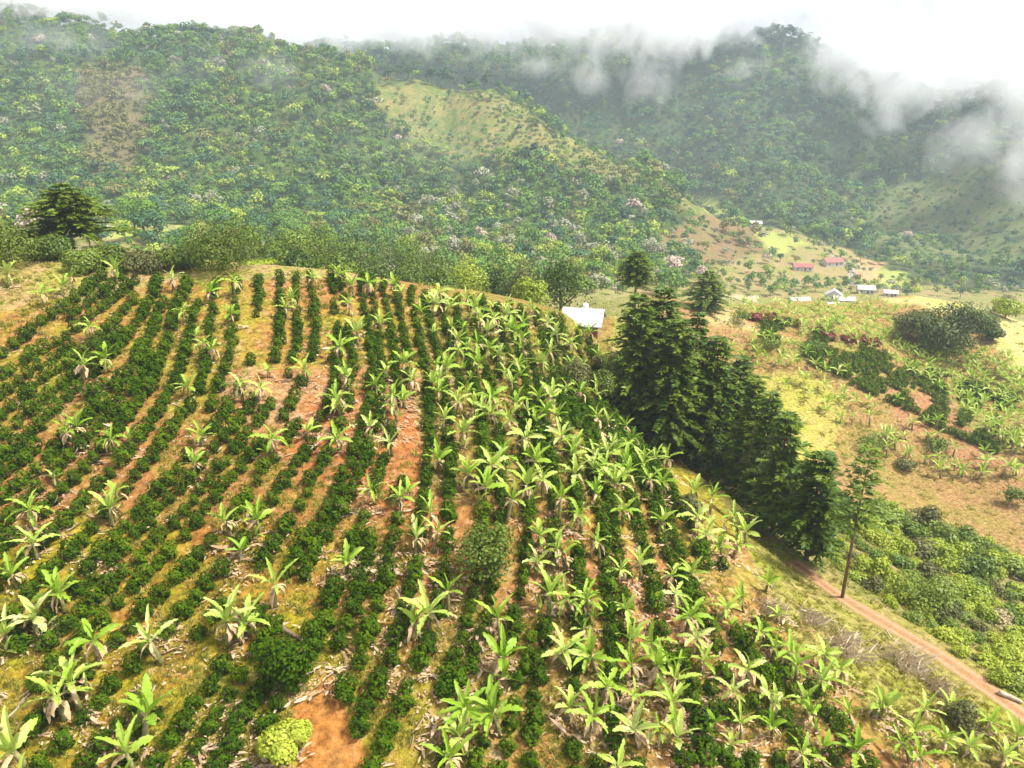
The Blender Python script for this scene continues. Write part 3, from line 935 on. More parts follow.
guides = []
for r_ in ROWS:
    r_ = [(r_[0][0] + (6 if r_[0][0] < 200 else 0), r_[0][1] - 8)] + r_
    p = resample(smooth_poly(r_, 2), 70)
    X, Y, Z, T_, ok = atmany(p[:, 0], p[:, 1], .5)
    guides.append(np.stack([X, Y], 1))
BARE = [[(292, 705), (330, 670), (352, 720), (372, 770), (380, 900), (290, 900), (300, 750)], [(228, 378), (290, 372), (300, 388), (262, 396)],
        [(255, 730), (315, 720), (325, 768), (255, 790)], [(400, 385), (424, 400), (420, 480), (400, 470)]]
cpos = []
g = np.random.default_rng(9)
for gi, (a, b) in enumerate(zip(guides[:-1], guides[1:])):
    mid = np.linalg.norm(a - b, axis=1)
    pitch = 2.35 if gi < 4 else 1.8 if gi < 8 else 1.6 if gi < 11 else 1.5
    n = max(1, int(round(np.percentile(mid[3:64], 96) / pitch)))
    for j in range(n):
        f = j / n
        line = a * (1 - f) + b * f
        d = np.concatenate([[0], np.cumsum(np.linalg.norm(np.diff(line, axis=0), axis=1))])
        width = mid / n
        s = g.random()
        while s < d[-1]:
            x = np.interp(s, d, line[:, 0]); y = np.interp(s, d, line[:, 1]); w = np.interp(s, d, width)
            s += .86 + .34 * g.random()
            nl = min(n, max(1, int(round(w * n / pitch))))
            if j and int(j * nl / n) == int((j - 1) * nl / n): continue
            x += g.normal() * .1; y += g.normal() * .1
            cpos.append((x, y))
cpos = np.array(cpos)
cz = H(cpos[:, 0], cpos[:, 1])
cpx, cpy, ct = project(cpos[:, 0], cpos[:, 1], cz + .6)
keep = (ct < 104) & (cpx > -60)
gap = fbm(cpos[:, 0] / 4.5, cpos[:, 1] / 4.5, 41, 3)
thr = np.full(len(cpos), .42)
thr = np.where((cpx < 330) & (cpy > 540), .24, thr)
thr = np.where((cpx > 230) & (cpx < 420) & (cpy > 360) & (cpy < 490), .34, thr)
thr = np.where((cpx < 190) & (cpy < 560), .5, thr)
keep &= gap < thr
for bp_ in BARE: keep &= ~inpoly(cpx, cpy, bp_)
if len(ban_xy):
    dmin = np.sqrt(((cpos[:, None, :] - ban_xy[None]) ** 2).sum(-1)).min(1)
    keep &= dmin > .55
cpos = cpos[keep]; cz = cz[keep]; cpx = cpx[keep]; cpy = cpy[keep]; ct = ct[keep]
csc = .74 + .42 * g.random(len(cpos)) + .25 * fbm(cpos[:, 0] / 9, cpos[:, 1] / 9, 51, 2)
csc = np.where((cpx < 190) & (cpy < 560), csc * 1.1, csc)
csc = np.where((cpx < 560) & (cpy > 560), csc * 1.0, csc)
csc = np.where((cpx > 420) & (cpy > 450), csc * 1.1, csc)
crot = g.random(len(cpos)) * 6.283
ckind = g.integers(0, len(CK), len(cpos))
print('coffee bushes', len(cpos))
inview = (cpx > 5) & (cpx < 1019) & (cpy < 764)
order = np.argsort(np.where(inview, -csc / ct, 1))
ind = order[:290]


def cregion(x, y):
    h = 'in the bottom left rows' if x < 215 else 'in the rows around the bare clearing' if x < 400 else 'in the bottom middle rows' if x < 560 else 'in the lower rows right of centre' if x < 720 else 'in the last rows before the verge'
    if y < 600: h = 'in the dense rows on the left edge' if x < 250 else 'in the rows at mid slope' if x < 560 else 'in the steep rows nearing the conifers'
    return h


for i in ind:
    o = link('coffee_bush', CKM[ckind[i]], None, (cpos[i, 0], cpos[i, 1], cz[i] - .05))
    o.rotation_euler = (0, 0, crot[i]); o.scale = (csc[i], csc[i], csc[i] * (.9 + .2 * g.random()))
    rg = cregion(cpx[i], cpy[i])
    tag(o, f'dark glossy green coffee bush {rg}', 'coffee bush', 'coffee bushes ' + rg)


def bake(name, protos, pos, rot, scl, kind, tint, mat, rz_only=True):
    VV = []; QQ = []; TT = []; n = 0
    scl = np.asarray(scl, float)
    if scl.ndim == 1: scl = np.stack([scl, scl, scl], 1)
    for k, (V, Q) in enumerate(protos):
        s = np.nonzero(kind == k)[0]
        if not len(s): continue
        c, sn = np.cos(rot[s]), np.sin(rot[s])
        W = V[None] * scl[s][:, None, :]
        X = W[..., 0] * c[:, None] - W[..., 1] * sn[:, None] + pos[s, 0][:, None]
        Y = W[..., 0] * sn[:, None] + W[..., 1] * c[:, None] + pos[s, 1][:, None]
        Z = W[..., 2] + pos[s, 2][:, None]
        VV.append(np.stack([X, Y, Z], -1).reshape(-1, 3))
        off = n + np.arange(len(s))[:, None, None] * len(V)
        QQ.append((Q[None] + off).reshape(-1, 4)); TT.append(np.repeat(tint[s], len(V))); n += len(s) * len(V)
    me = quadmesh(name, np.concatenate(VV), np.concatenate(QQ), [mat], np.concatenate(TT))
    return link(name, me)


rest = np.setdiff1d(np.arange(len(cpos)), ind)
o = bake('coffee_rows', CK, np.column_stack([cpos[rest], cz[rest] - .05]), crot[rest], csc[rest], ckind[rest], g.random(len(rest)), M['coffee_t'])
tag(o, 'dark green coffee bushes in rows further up the slope', 'coffee bushes', kind='stuff')

# ------------------------------------------------------------------ grass and dry litter on the ground
print('ground cover')
def strip_proto(seed, n, L, W, spread, hgt):
    g = np.random.default_rng(seed); V = []
    for i in range(n):
        ln = L * np.exp(g.normal() * .55); w = W * (.5 + g.random()) * (.5 + .5 * ln / L); a = g.random() * 6.283
        d = np.array([math.cos(a), math.sin(a), 0]); sd = np.array([-d[1], d[0], 0]); c = np.array([g.normal() * spread, g.normal() * spread, .02 + g.random() * hgt])
        bend = g.normal() * .25; z = [c + d * ln * (t_ - .5) + sd * bend * ln * (t_ - .5) ** 2 + np.array([0, 0, .25 * ln * g.random() * t_]) for t_ in (0, .35, .7, 1.0)]
        tw = np.array([0, 0, g.normal() * .5]); ws = (.35, 1, .8, .15)
        for k in range(3):
            V += [z[k] - (sd + tw) * w * ws[k] * .5, z[k] + (sd + tw) * w * ws[k] * .5, z[k + 1] + (sd + tw) * w * ws[k + 1] * .5, z[k + 1] - (sd + tw) * w * ws[k + 1] * .5]
    return np.array(V), quads(len(V) // 4)


def tuft_proto(seed, n, h, r, wd=.10):
    g = np.random.default_rng(seed); V = []
    for i in range(n):
        a = g.random() * 6.283; b = np.array([g.normal() * r * .5, g.normal() * r * .5, -.03]); ln = h * (.6 + .7 * g.random())
        d = np.array([math.cos(a) * .55, math.sin(a) * .55, 1.0]) + g.normal(size=3) * .15; sd = np.array([-math.sin(a), math.cos(a), 0]) * h * wd
        V += [b - sd, b + sd, b + d * ln * .6 + sd * .7, b + d * ln + np.array([math.cos(a), math.sin(a), -.6]) * ln * .2]
    return np.array(V), quads(n)


LP = [strip_proto(i, 14, .22, .075, .40, .05) for i in range(7)]
TP = [tuft_proto(i, 16, .26, .22) for i in range(5)]
# litter: heaps at banana feet plus scattered between rows
lx = []
for (x, y) in ban_xy:
    m = g.integers(3, 7)
    for _ in range(m): lx.append((x + g.normal() * .7, y + g.normal() * .6 - .2))
qx = g.random(5200) * 1000; qy = 262 + (g.random(5200) ** .8) * 510
m = inpoly(qx, qy, FLD_POLY) & (fbm(qx / 40, qy / 40, 8, 3) > .1)
X, Y, Z, T_, ok = atmany(qx[m], qy[m])
mm = ok & (T_ < 108)
lx = np.concatenate([np.array(lx), np.stack([X[mm], Y[mm]], 1)])
lz = H(lx[:, 0], lx[:, 1])
o = bake('leaf_litter', LP, np.column_stack([lx, lz]), g.random(len(lx)) * 6.28, .5 + .8 * g.random(len(lx)), g.integers(0, 7, len(lx)), g.random(len(lx)), M['litter'])
tag(o, 'dry pale banana leaves and debris lying on the soil', 'leaf litter', kind='stuff')
qx = g.random(26000) * 1060 - 20; qy = 262 + g.random(26000) * 520
fm = inpoly(qx, qy, FLD_POLY)
nz = fbm(qx / 45, qy / 45, 18, 3)
m = np.where(fm, (nz > np.where((qx < 330) & (qy > 500), -.22, .02)), True) & (qx + 0 > -20)
m &= ~inpoly(qx, qy, BARE[0])
X, Y, Z, T_, ok = atmany(qx[m], qy[m])
td, _ = track_dist(X, Y)
mm = ok & (T_ < 185) & (td > 1.3) & ((T_ < 88) | (np.random.default_rng(3).random(len(T_)) < .2))
gx = np.stack([X[mm], Y[mm]], 1); gt = T_[mm]
o = bake('grass', TP, np.column_stack([gx, H(gx[:, 0], gx[:, 1])]), g.random(len(gx)) * 6.28, (.6 + .6 * g.random(len(gx))) * np.clip(gt / 60, .8, 1.9), g.integers(0, 5, len(gx)), np.clip(.35 + .3 * g.normal(size=len(gx)) + .3 * (gt > 88), 0, 1), M['grass_t'])
tag(o, 'yellow green grass growing between the rows and on the verges', 'grass', kind='stuff')

# ------------------------------------------------------------------ the conifer stand beside the track
print('trees')
def conifer_tree(name, label, bx, by, h, r, seed, mat='conifer', cat='conifer tree', hit=None, whorls=None, group=None, slim=1.0, **kw):
    p, t = hit if hit is not None else at(bx, by)
    if 'stand' in label and hit is None: r *= 1.22
    whorls = whorls or int(h * 1.7)
    V, Q = conifer(seed, h, r, whorls, **kw)
    V[:, 2] *= h / np.percentile(V[:, 2], 99.7)
    cm = quadmesh('conifer_crown', V, Q, [M[mat]])
    tm = conifer_trunk(seed, h, (.018 * h + .05) * slim, M['bark'], 8 if slim == 1 else 26, r * .6, kw.get('bare', .12) * .4)
    return thing(name, label, cat, (p[0], p[1], p[2] - .1), [('trunk', tm, 0), ('crown', cm, 0)], random.random() * 6, 1.0, group)


def h_for(bx, by, topy, hit=None):
    """real height of a tree whose foot and tip are seen at by / topy"""
    p, t = hit if hit is not None else at(bx, by)
    lo, hi = .5, 60
    for _ in range(30):
        m = (lo + hi) / 2
        if float(project(p[0], p[1], p[2] + m)[1]) > topy: lo = m
        else: hi = m
    return lo


for i, (bx, by, ty, r, lab, kw) in enumerate([
    (632, 420, 290, 3.4, 'tall dense conifer at the upper left end of the stand', dict(bare=.08)),
    (655, 415, 283, 3.6, 'tallest bushy conifer with a rounded bright top in the stand', dict(bare=.08, top=.25)),
    (668, 455, 315, 3.6, 'broad conifer with layered bright green branches mid stand', dict(bare=.12)),
    (688, 440, 308, 3.0, 'pointed conifer behind the broad layered one', dict(bare=.1)),
    (706, 470, 332, 3.5, 'large conifer with drooping boughs near the middle of the stand', dict(bare=.12, droop=.2)),
    (730, 470, 352, 3.2, 'dark conifer on the slope side of the stand facing the bare hill', dict(bare=.1)),
    (742, 500, 375, 2.6, 'slim dark conifer behind the dead bare one', dict(bare=.1)),
    (772, 535, 408, 2.9, 'dark pointed conifer right of the dead bare one', dict(bare=.1)),
    (757, 515, 388, 2.4, 'narrow conifer squeezed between two larger dark ones', dict(bare=.1)),
    (806, 560, 448, 2.6, 'small dark conifer at the lower end of the stand by the track', dict(bare=.14)),
    (640, 400, 305, 2.8, 'shaded conifer at the back of the stand near the shed', dict(bare=.1)),
]):
    conifer_tree('conifer_tree', lab, bx, by, h_for(bx, by, ty + 5), r * 1.08, 20 + i, group='conifers beside the track', spray=.95, per=9, dens=1.3, **{**dict(power=.42, ragged=.5), **kw})
conifer_tree('slender_pine', 'thin tall pine with a long bare trunk standing beside the dirt track', 842, 598, h_for(842, 598, 446), 2.0, 41, cat='pine tree', bare=.5, whorls=15, per=5, dens=.9, droop=.05, power=.5, spray=.7, slim=.5)
p, t = at(744, 507); hh = h_for(744, 507, 412)
thing('dead_tree', 'dead bare conifer with pale drooping branches among the dark conifers', 'dead tree', (p[0], p[1], p[2]), [('trunk', conifer_trunk(77, hh, .13, M['dead_bark'], 44, 2.0), 0)])

# lone conifers in the middle distance
def behind(px_, t_):
    q = P3(px_, 300, t_); return (np.array([q[0], q[1], float(H(q[0], q[1])[0])]), t_)


hit = behind(635, 118)
conifer_tree('conifer_tree', 'lone dark egg shaped conifer rising above the tall stand', 0, 0, h_for(0, 0, 251, hit), 2.5, 61, hit=hit, bare=.6, top=.5, power=.4, spray=.8, per=9, dens=1.3)
hit = behind(707, 150)
conifer_tree('conifer_tree', 'rounded dark conifer on the crest of the bare hill', 0, 0, h_for(0, 0, 271, hit), 4.0, 62, hit=hit, bare=.02, top=.45, power=.5, spray=1.0, per=10, dens=1.4)
# flat layered conifer on the left skyline
hit = behind(84, 86)
conifer_tree('layered_conifer', 'yellowish conifer with flat tiered branches on the left of the crest', 0, 0, h_for(0, 0, 184, hit), 6.2, 63, mat='conifer_y', hit=hit, bare=.2, whorls=12, per=11, spray=1.1, dens=1.7, power=.7, droop=0.02)


# broadleaf crowns
def broad(name, label, cat, hit, h, rx, mat, seed, leaf=.3, n=1500, trunk=True, group=None, bark='bark', lumps=10, squash=None, full=False, cone=0.0):
    p, t = hit
    rz_ = squash or h * .5
    V, Q = crown_lumps(seed, rx, rz_, n, leaf, lumps, .35, 0, full, cone)
    V = V + np.array([0, 0, h - np.percentile(V[:, 2], 98)])
    parts = [('crown', quadmesh('tree_crown', V, Q, [M[mat]]), 0)]
    if trunk: parts.append(('trunk', trunk_mesh(seed, h * .7, .03 * h + .04, M[bark], 5, rx * .6), 0))
    return thing(name, label, cat, (p[0], p[1], p[2] - .1), parts, 0, 1.0, group)


def px2m(n, t): return n * t / F


for (x, t, ty, wpx, mat, lab) in [
    (20, 78, 217, 62, 'round', 'dense rounded dark bush at the left end of the crest'),
    (228, 79, 219, 62, 'round', 'largest rounded bush on the crest with smooth dark crown'),
    (192, 80, 238, 45, 'round', 'lower rounded bush leaning against the largest crest bush'),
    (150, 78, 245, 40, 'shrub_o', 'olive bush with reddish tips between the tiered conifer and round bushes'),
    (118, 80, 238, 42, 'round', 'medium bush right under the tiered conifer'),
    (66, 80, 228, 46, 'round', 'bush in front of the foot of the tiered conifer'),
    (90, 76, 243, 30, 'shrub_g', 'pale green small bush below the tiered conifer'),
    (262, 84, 262, 28, 'shrub_y', 'small yellow bush right of the largest crest bush'),
    (45, 84, 226, 40, 'round', 'bush behind the leftmost rounded bush'),
    (-12, 80, 232, 50, 'shrub_y', 'yellowish bush cut by the left edge of the photo'),
]:
    hit = behind(x, t); h = h_for(0, 0, ty if x in (20, 228) else ty + 7, hit)
    broad('round_bush', lab, 'bush', hit, h, px2m(wpx, t) / 2 * (1.45 if x in (20, 228) else 1.2), mat, 300 + int(x) + 20, .26, 3600, True, None, 'bark', 16, h * .66, True)

# soft trees standing behind the crest
for i, (x, t, ty, wpx, mat, lab) in enumerate([
    (250, 135, 231, 42, 'conifer', 'dark tree just right of the largest crest bush'), (290, 125, 236, 50, 'conifer_y', 'broad yellowish pine behind the crest'), (322, 145, 230, 48, 'conifer_y', 'soft green pine in the middle of the band behind the crest'),
    (352, 140, 236, 46, 'conifer_y', 'pine with a ragged top left of the hazy pair'), (385, 165, 240, 52, 'conifer', 'hazy pine of the pair at the middle of the band'), (415, 160, 242, 48, 'conifer_y', 'second hazy pine of the pair, slightly lower'),
    (440, 150, 252, 44, 'conifer_y', 'dark pine above the right half of the crest'), (300, 112, 255, 46, 'conifer_y', 'low spreading yellow pine nearest the crest'), (270, 118, 250, 38, 'conifer_y', 'short pine filling the gap beside the round bush'),
    (372, 128, 262, 40, 'conifer', 'low dark pine peeping over the crest bananas'), (410, 125, 268, 44, 'conifer', 'dark low pine over the right crest'), (468, 118, 262, 44, 'shrub_y', 'bright green leafy tree left of the shed'),
    (525, 120, 266, 32, 'shrub_o', 'brownish tree between the green ones left of the shed'), (560, 118, 264, 48, 'conifer', 'dark triangular pine close behind the shed'), (497, 125, 268, 36, 'conifer', 'soft dark pine in the gap left of the brownish tree'),
    (528, 104, 283, 34, 'shrub_y', 'small rounded yellow green tree near the shed'), (440, 108, 276, 30, 'conifer_y', 'small yellowish pine just over the crest'), (338, 118, 258, 40, 'conifer', 'low pine in front of the middle band pine'),
]):
    hit = behind(x, t); h = max(2.5, h_for(0, 0, ty - 4, hit)); r = px2m(wpx, t) / 2
    if mat.startswith('conifer'):
        broad('pine_tree', lab, 'pine tree', hit, h, r * 1.35, 'conifer' if i % 3 else 'round', 400 + i, .42, 2800, True, 'trees behind the crest', 'bark', 18, h * .5, True, .38)
    else:
        broad('broadleaf_tree', lab, 'tree', hit, h, r * 1.1, mat, 400 + i, .38, 2000, True, 'trees behind the crest', 'bark', 14, h * .5, True)

# trees within the field
for (x, y, ty, wpx, mat, lab, lf) in [
    (575, 395, 360, 30, 'shrub_o', 'brownish round headed small tree among the bananas', .2), (603, 402, 372, 30, 'round', 'yellow brown bush at the upper edge of the grassy strip', .22),
    (490, 590, 530, 66, 'round', 'ferny bright green tree standing among the coffee rows', .2), (288, 765, 732, 62, 'shrub_y', 'bright yellow green shrub at the bottom of the field', .2),
    (287, 690, 640, 58, 'coffee', 'largest dark coffee clump standing alone beside the bare clearing', .2), (768, 610, 588, 30, 'shrub_dry', 'dry pinkish brush at the edge of the field above the verge', .16),
    (845, 650, 620, 40, 'shrub_dry', 'dry grey brush on the verge below the thin pine', .16), (812, 620, 600, 26, 'shrub_dry', 'small dry tuft on the grassy verge', .16), (690, 520, 497, 30, 'shrub_o', 'olive bush on the grassy strip under the conifers', .2),
    (905, 665, 635, 40, 'shrub_dry', 'pile of dead grey twigs beside the dirt track', .16), (938, 690, 668, 30, 'shrub_dry', 'low dry brush nearer the bottom bend of the track', .16), (960, 725, 704, 34, 'shrub_o', 'brown weedy bush in the bottom right below the track', .18),
]:
    hit = at(x, y); h = max(.8, h_for(0, 0, ty, hit)); r = px2m(wpx, hit[1]) / 2
    if mat == 'shrub_dry':
        V, Q = tuft_proto(int(x), 260, h * .5, r * 1.0, .014); V = V * np.array([1, 1, .6])
        tag(link('dry_brush', quadmesh('dry_brush', V, Q, [M['shrub_dry']]), None, hit[0]), lab, 'shrub'); continue
    broad('field_shrub' if h < 3 else 'small_tree', lab, 'shrub' if h < 3 else 'tree', hit, h, r * 1.05, mat, int(x + y), lf, 2400, h > 2.0, None, 'bark', 14 if mat != 'shrub_y' else 6, h * .6, mat != 'shrub_y')

# ------------------------------------------------------------------ scrub below the track
SH = {}
for mat in ('shrub_y', 'shrub_g', 'shrub_o', 'shrub_dry'):
    for s in range(3):
        V, Q = crown_lumps(500 + s + len(mat), 1.0, .8, 1000, .19, 11, .45, 0, True)
        V = V + np.array([0, 0, .62])
        SH[mat, s] = quadmesh('scrub_bush', V, Q, [M[mat]])
SCRUB = [(815, 545), (840, 505), (905, 518), (985, 545), (1050, 585), (1060, 700), (1010, 690), (945, 645), (895, 612), (862, 592), (835, 570)]
g = np.random.default_rng(33)
placed = []
LK = {'shrub_y': 'bright yellow green', 'shrub_g': 'mid green', 'shrub_o': 'olive brown', 'shrub_dry': 'dry grey brown'}
tries = 0
while len(placed) < 150 and tries < 5000:
    tries += 1
    x = 810 + g.random() * 250; y = 500 + g.random() * 200
    if not inpoly(np.array([x]), np.array([y]), SCRUB)[0]: continue
    if any((x - a) ** 2 + ((y - b) * 1.4) ** 2 < 13 ** 2 for a, b in placed): continue
    placed.append((x, y))
px_, py_ = np.array(placed).T
X, Y, Z, T_, ok = atmany(px_, py_)
for i in range(len(placed)):
    if not ok[i]: continue
    mat = str(g.choice(['shrub_y', 'shrub_g', 'shrub_o', 'shrub_dry'], p=[.52, .34, .12, .02]))
    s = px2m(15 + 17 * g.random() ** 2, T_[i]) / 1.7
    rg = 'by the track bend' if py_[i] > 610 else 'on the right of the scrub slope' if px_[i] > 950 else 'near the foot of the bare hill' if py_[i] < 545 else 'in the middle of the scrub slope'
    o = link('scrub_bush', SH[mat, int(g.integers(0, 3))], None, (X[i], Y[i], Z[i] - .15))
    o.scale = (s, s, s * (.7 + .4 * g.random())); o.rotation_euler = (0, 0, g.random() * 6.28)
    tag(o, f'{LK[mat]} scrub bush {rg}', 'bush', f'{LK[mat]} scrub bushes {rg}')
hit = at(925, 612)
broad('large_shrub', 'largest rounded pale green shrub with grey twigs beside the track', 'shrub', hit, px2m(40, hit[1]), px2m(60, hit[1]) / 2, 'shrub_g', 901, .24, 2200, False, None, 'bark', 14)

# ------------------------------------------------------------------ bare hill: bananas, coffee, dark thickets
D_BAN_POLY = [(735, 308), (860, 303), (900, 312), (935, 345), (985, 350), (1040, 380), (1040, 470), (990, 440), (940, 395), (870, 352), (800, 338), (745, 318)]
g = np.random.default_rng(44)
q = []
tries = 0
while len(q) < 330 and tries < 20000:
    tries += 1
    x = 730 + g.random() * 310; y = 300 + g.random() * 180
    if not inpoly(np.array([x]), np.array([y]), D_BAN_POLY)[0]:
        if not (inpoly(np.array([x]), np.array([y]), [(700, 330), (800, 345), (930, 420), (1024, 480), (1024, 540), (900, 470), (780, 390)])[0] and g.random() < .03): continue
    if any((x - a) ** 2 + ((y - b) * 1.8) ** 2 < 8 ** 2 for a, b in q): continue
    q.append((x, y))
dq = np.array(q)
X, Y, Z, T_, ok = atmany(dq[:, 0], dq[:, 1])
kk = g.integers(0, len(BK), len(q)); sc = .8 + .35 * g.random(len(q))
odr = np.argsort(T_)
n_ind = max(0, 296 - nban)
for i in odr[:n_ind]:
    rg = 'low on the opposite hill' if dq[i, 1] > 400 else 'high on the opposite hill'
    banana((X[i], Y[i], Z[i]), int(kk[i]), sc[i], g.random() * 6.28, f"small banana plant with {BK[int(kk[i])]['look']} {rg}", f'banana plants with {BK[int(kk[i])]["look"]} {rg}')
rs = odr[n_ind:]
ge_ = np.random.default_rng(58)
ux, uy = [], []
UPP = [(405, 292), (470, 300), (560, 318), (600, 335), (625, 420), (655, 470), (600, 480), (520, 440), (430, 400)]
while len(ux) < 44:
    x_, y_ = 400 + ge_.random() * 260, 290 + ge_.random() * 190
    if inpoly(np.array([x_]), np.array([y_]), UPP)[0] and all((x_ - a) ** 2 + (y_ - b) ** 2 > 9 ** 2 for a, b in list(zip(ux, uy)) + ban): ux.append(x_); uy.append(y_)
eX, eY, eZ, eT, eo = atmany(ux, uy, 1.1)
nD = len(X); X = np.concatenate([X, eX]); Y = np.concatenate([Y, eY]); Z = np.concatenate([Z, eZ]); kk = np.concatenate([kk, ge_.integers(0, len(BK), len(ux))]); sc = np.concatenate([sc, .68 + .25 * ge_.random(len(ux))])
rs = np.concatenate([rs, nD + np.arange(len(ux))])
pr = [(b['V'], b['Q']) for b in BK]
o = bake('banana_grove', pr, np.column_stack([X[rs], Y[rs], Z[rs] + np.array([BK[int(k_)]['h'] for k_ in kk[rs]]) * sc[rs]]), g.random(len(rs)) * 6.28, sc[rs], kk[rs], g.random(len(rs)), M['banana_t'])
tag(o, 'small banana plants thick on the opposite hill top and between larger ones up the slope', 'banana grove', kind='stuff')
q = []
for r_ in range(26):
    for s in range(60):
        a = s / 60
        x0, y0 = 770 + 250 * a, 318 + 85 * a
        x = x0 - r_ * 1.2 + g.normal() * .8; y = y0 + r_ * 2.6 * (0.6 + .5 * a) + g.normal() * .6
        if fbm(x / 14, y / 14, 5, 2) > .12 or r_ % 2: continue
        if y > 345 + (x - 770) * .5: continue
        q.append((x, y))
dq = np.array(q)
X, Y, Z, T_, ok = atmany(dq[:, 0], dq[:, 1])
ok &= (T_ < 190)
o = bake('hillside_coffee', CK, np.column_stack([X, Y, Z])[ok], g.random(ok.sum()) * 6.28, 1.0 + .35 * g.random(ok.sum()), g.integers(0, 6, ok.sum()), .8 + .5 * g.random(ok.sum()), M['coffee_t'])
tag(o, 'low coffee rows across the opposite hillside', 'coffee bushes', kind='stuff')
for i, (x, y, ty, wpx, mat, lab) in enumerate([
    (925, 348, 310, 55, 'shrub_d', 'dark olive thicket tree, left one of the dense clump on the hill'), (955, 352, 304, 52, 'shrub_d', 'tallest dark tree of the dense clump on the hill'), (945, 360, 325, 50, 'shrub_d', 'lower front dark tree of the dense clump'),
    (965, 340, 308, 36, 'shrub_d', 'dark tree at the back right of the dense clump'), (908, 340, 312, 36, 'shrub_o', 'greyish olive tree at the left flank of the dense clump'), (983, 331, 315, 24, 'shrub_d', 'small dark bush right of the dense clump on the grassy edge'), (992, 341, 326, 18, 'shrub_d', 'smaller dark bush lower on the grassy edge'),
    (1005, 318, 300, 30, 'shrub_y', 'yellow bush on the grassy right shoulder'), (790, 430, 416, 22, 'shrub_g', 'green bush on the yellow grass patch'), (872, 452, 436, 30, 'shrub_g', 'sprawling green bush on the bare tan slope'), (940, 452, 440, 26, 'shrub_g', 'small green bush on the red soil'),
    (1012, 505, 488, 20, 'shrub_g', 'small dark green bush on the far right slope'), (770, 352, 338, 22, 'shrub_g', 'green shrub under the red planted strip'), (812, 352, 340, 26, 'shrub_g', 'shrub between banana plants on the hill'), (905, 470, 460, 22, 'shrub_o', 'brown weed patch on the bare slope'),
    (740, 322, 308, 20, 'shrub_g', 'shrub beside the rounded conifer on the crest'),
]):
    hit = at(x, y); h = max(.8, h_for(0, 0, ty, hit)); r = px2m(wpx, hit[1]) / 2
    broad('hill_tree' if h > 3 else 'hill_bush', lab, 'tree' if h > 3 else 'bush', hit, h, r * 1.1, mat, 700 + i, .5 if h > 3 else .32, 1800 if h > 3 else 600, h > 3, None, 'bark', 12, h * .54, True)
rm = quadmesh('red_plant', *(lambda a: (a[0] + np.array([0, 0, .4]), a[1]))(crown_lumps(881, 1.3, .8, 160, .45, 5)), [M['red_leaf']])
for i in range(46):
    st = [((746, 318), (786, 324)), ((816, 333), (834, 339)), ((846, 339), (879, 344))][i % 3]
    u = g.random(); hit = at(st[0][0] + (st[1][0] - st[0][0]) * u, st[0][1] + (st[1][1] - st[0][1]) * u + g.normal() * 1.2)
    o = link('red_shrub', rm, None, hit[0]); s = .8 + .5 * g.random(); o.scale = (s, s, s); o.rotation_euler = (0, 0, g.random() * 6)
    tag(o, ('low red leaved shrub in the longest red strip on the hill', 'low red leaved shrub in the short middle red strip', 'low red leaved shrub in the red strip by the dark clump')[i % 3], 'shrub', f'red shrubs strip {("long", "middle", "right")[i % 3]}')

# ------------------------------------------------------------------ logs and branches
def log(name, label, a, b, r, mat, lift=.15, sides=8, twigs=0):
    pa, _ = at(*a); pb, _ = at(*b)
    mb = MB(); n = 6; pts = []
    gg = np.random.default_rng(int(abs(a[0])) + 3)
    for i in range(n + 1):
        q = pa + (pb - pa) * i / n; q[2] = float(H(q[0], q[1])[0]) + lift + gg.normal() * .02; q[:2] += gg.normal(size=2) * .03; pts.append(q)
    c = pts[0].copy()
    mb.tube([p_ - c for p_ in pts], [r * (1 - .5 * i / n) for i in range(n + 1)], sides)
    for k in range(twigs):
        q = pts[1 + k % (n - 1)] - c; d = gg.normal(size=3); d[2] = abs(d[2]) * .4
        mb.tube([q, q + d * .5], [r * .4, r * .1], 5)
    return tag(link(name, mb.mesh(name, [M[mat]], True), None, c), label, 'log' if r > .08 else 'branch')


log('fallen_log', 'short dark fallen log below the banana plants on the left', (278, 628), (302, 641), .17, 'bark', .12)
log('dry_branch', 'long pale dry branch lying between rows at the bottom left', (-5, 735), (57, 662), .07, 'bark_pale', .08, 6, 5)
log('pale_log', 'pale sawn log lying beside the bend of the dirt track', (998, 694), (1022, 705), .2, 'bark_pale', .15)
log('dry_branch', 'bare grey branch on the verge below the thin pine', (800, 612), (838, 625), .06, 'bark_pale', .2, 6, 5)
log('dry_branch', 'leaning bare pole above the orange soil', (311, 456), (334, 438), .06, 'bark_pale', .5, 6, 2)
log('dry_branch', 'tangled dead branch alongside the lower track', (885, 632), (925, 672), .07, 'bark_pale', .2, 6, 8)

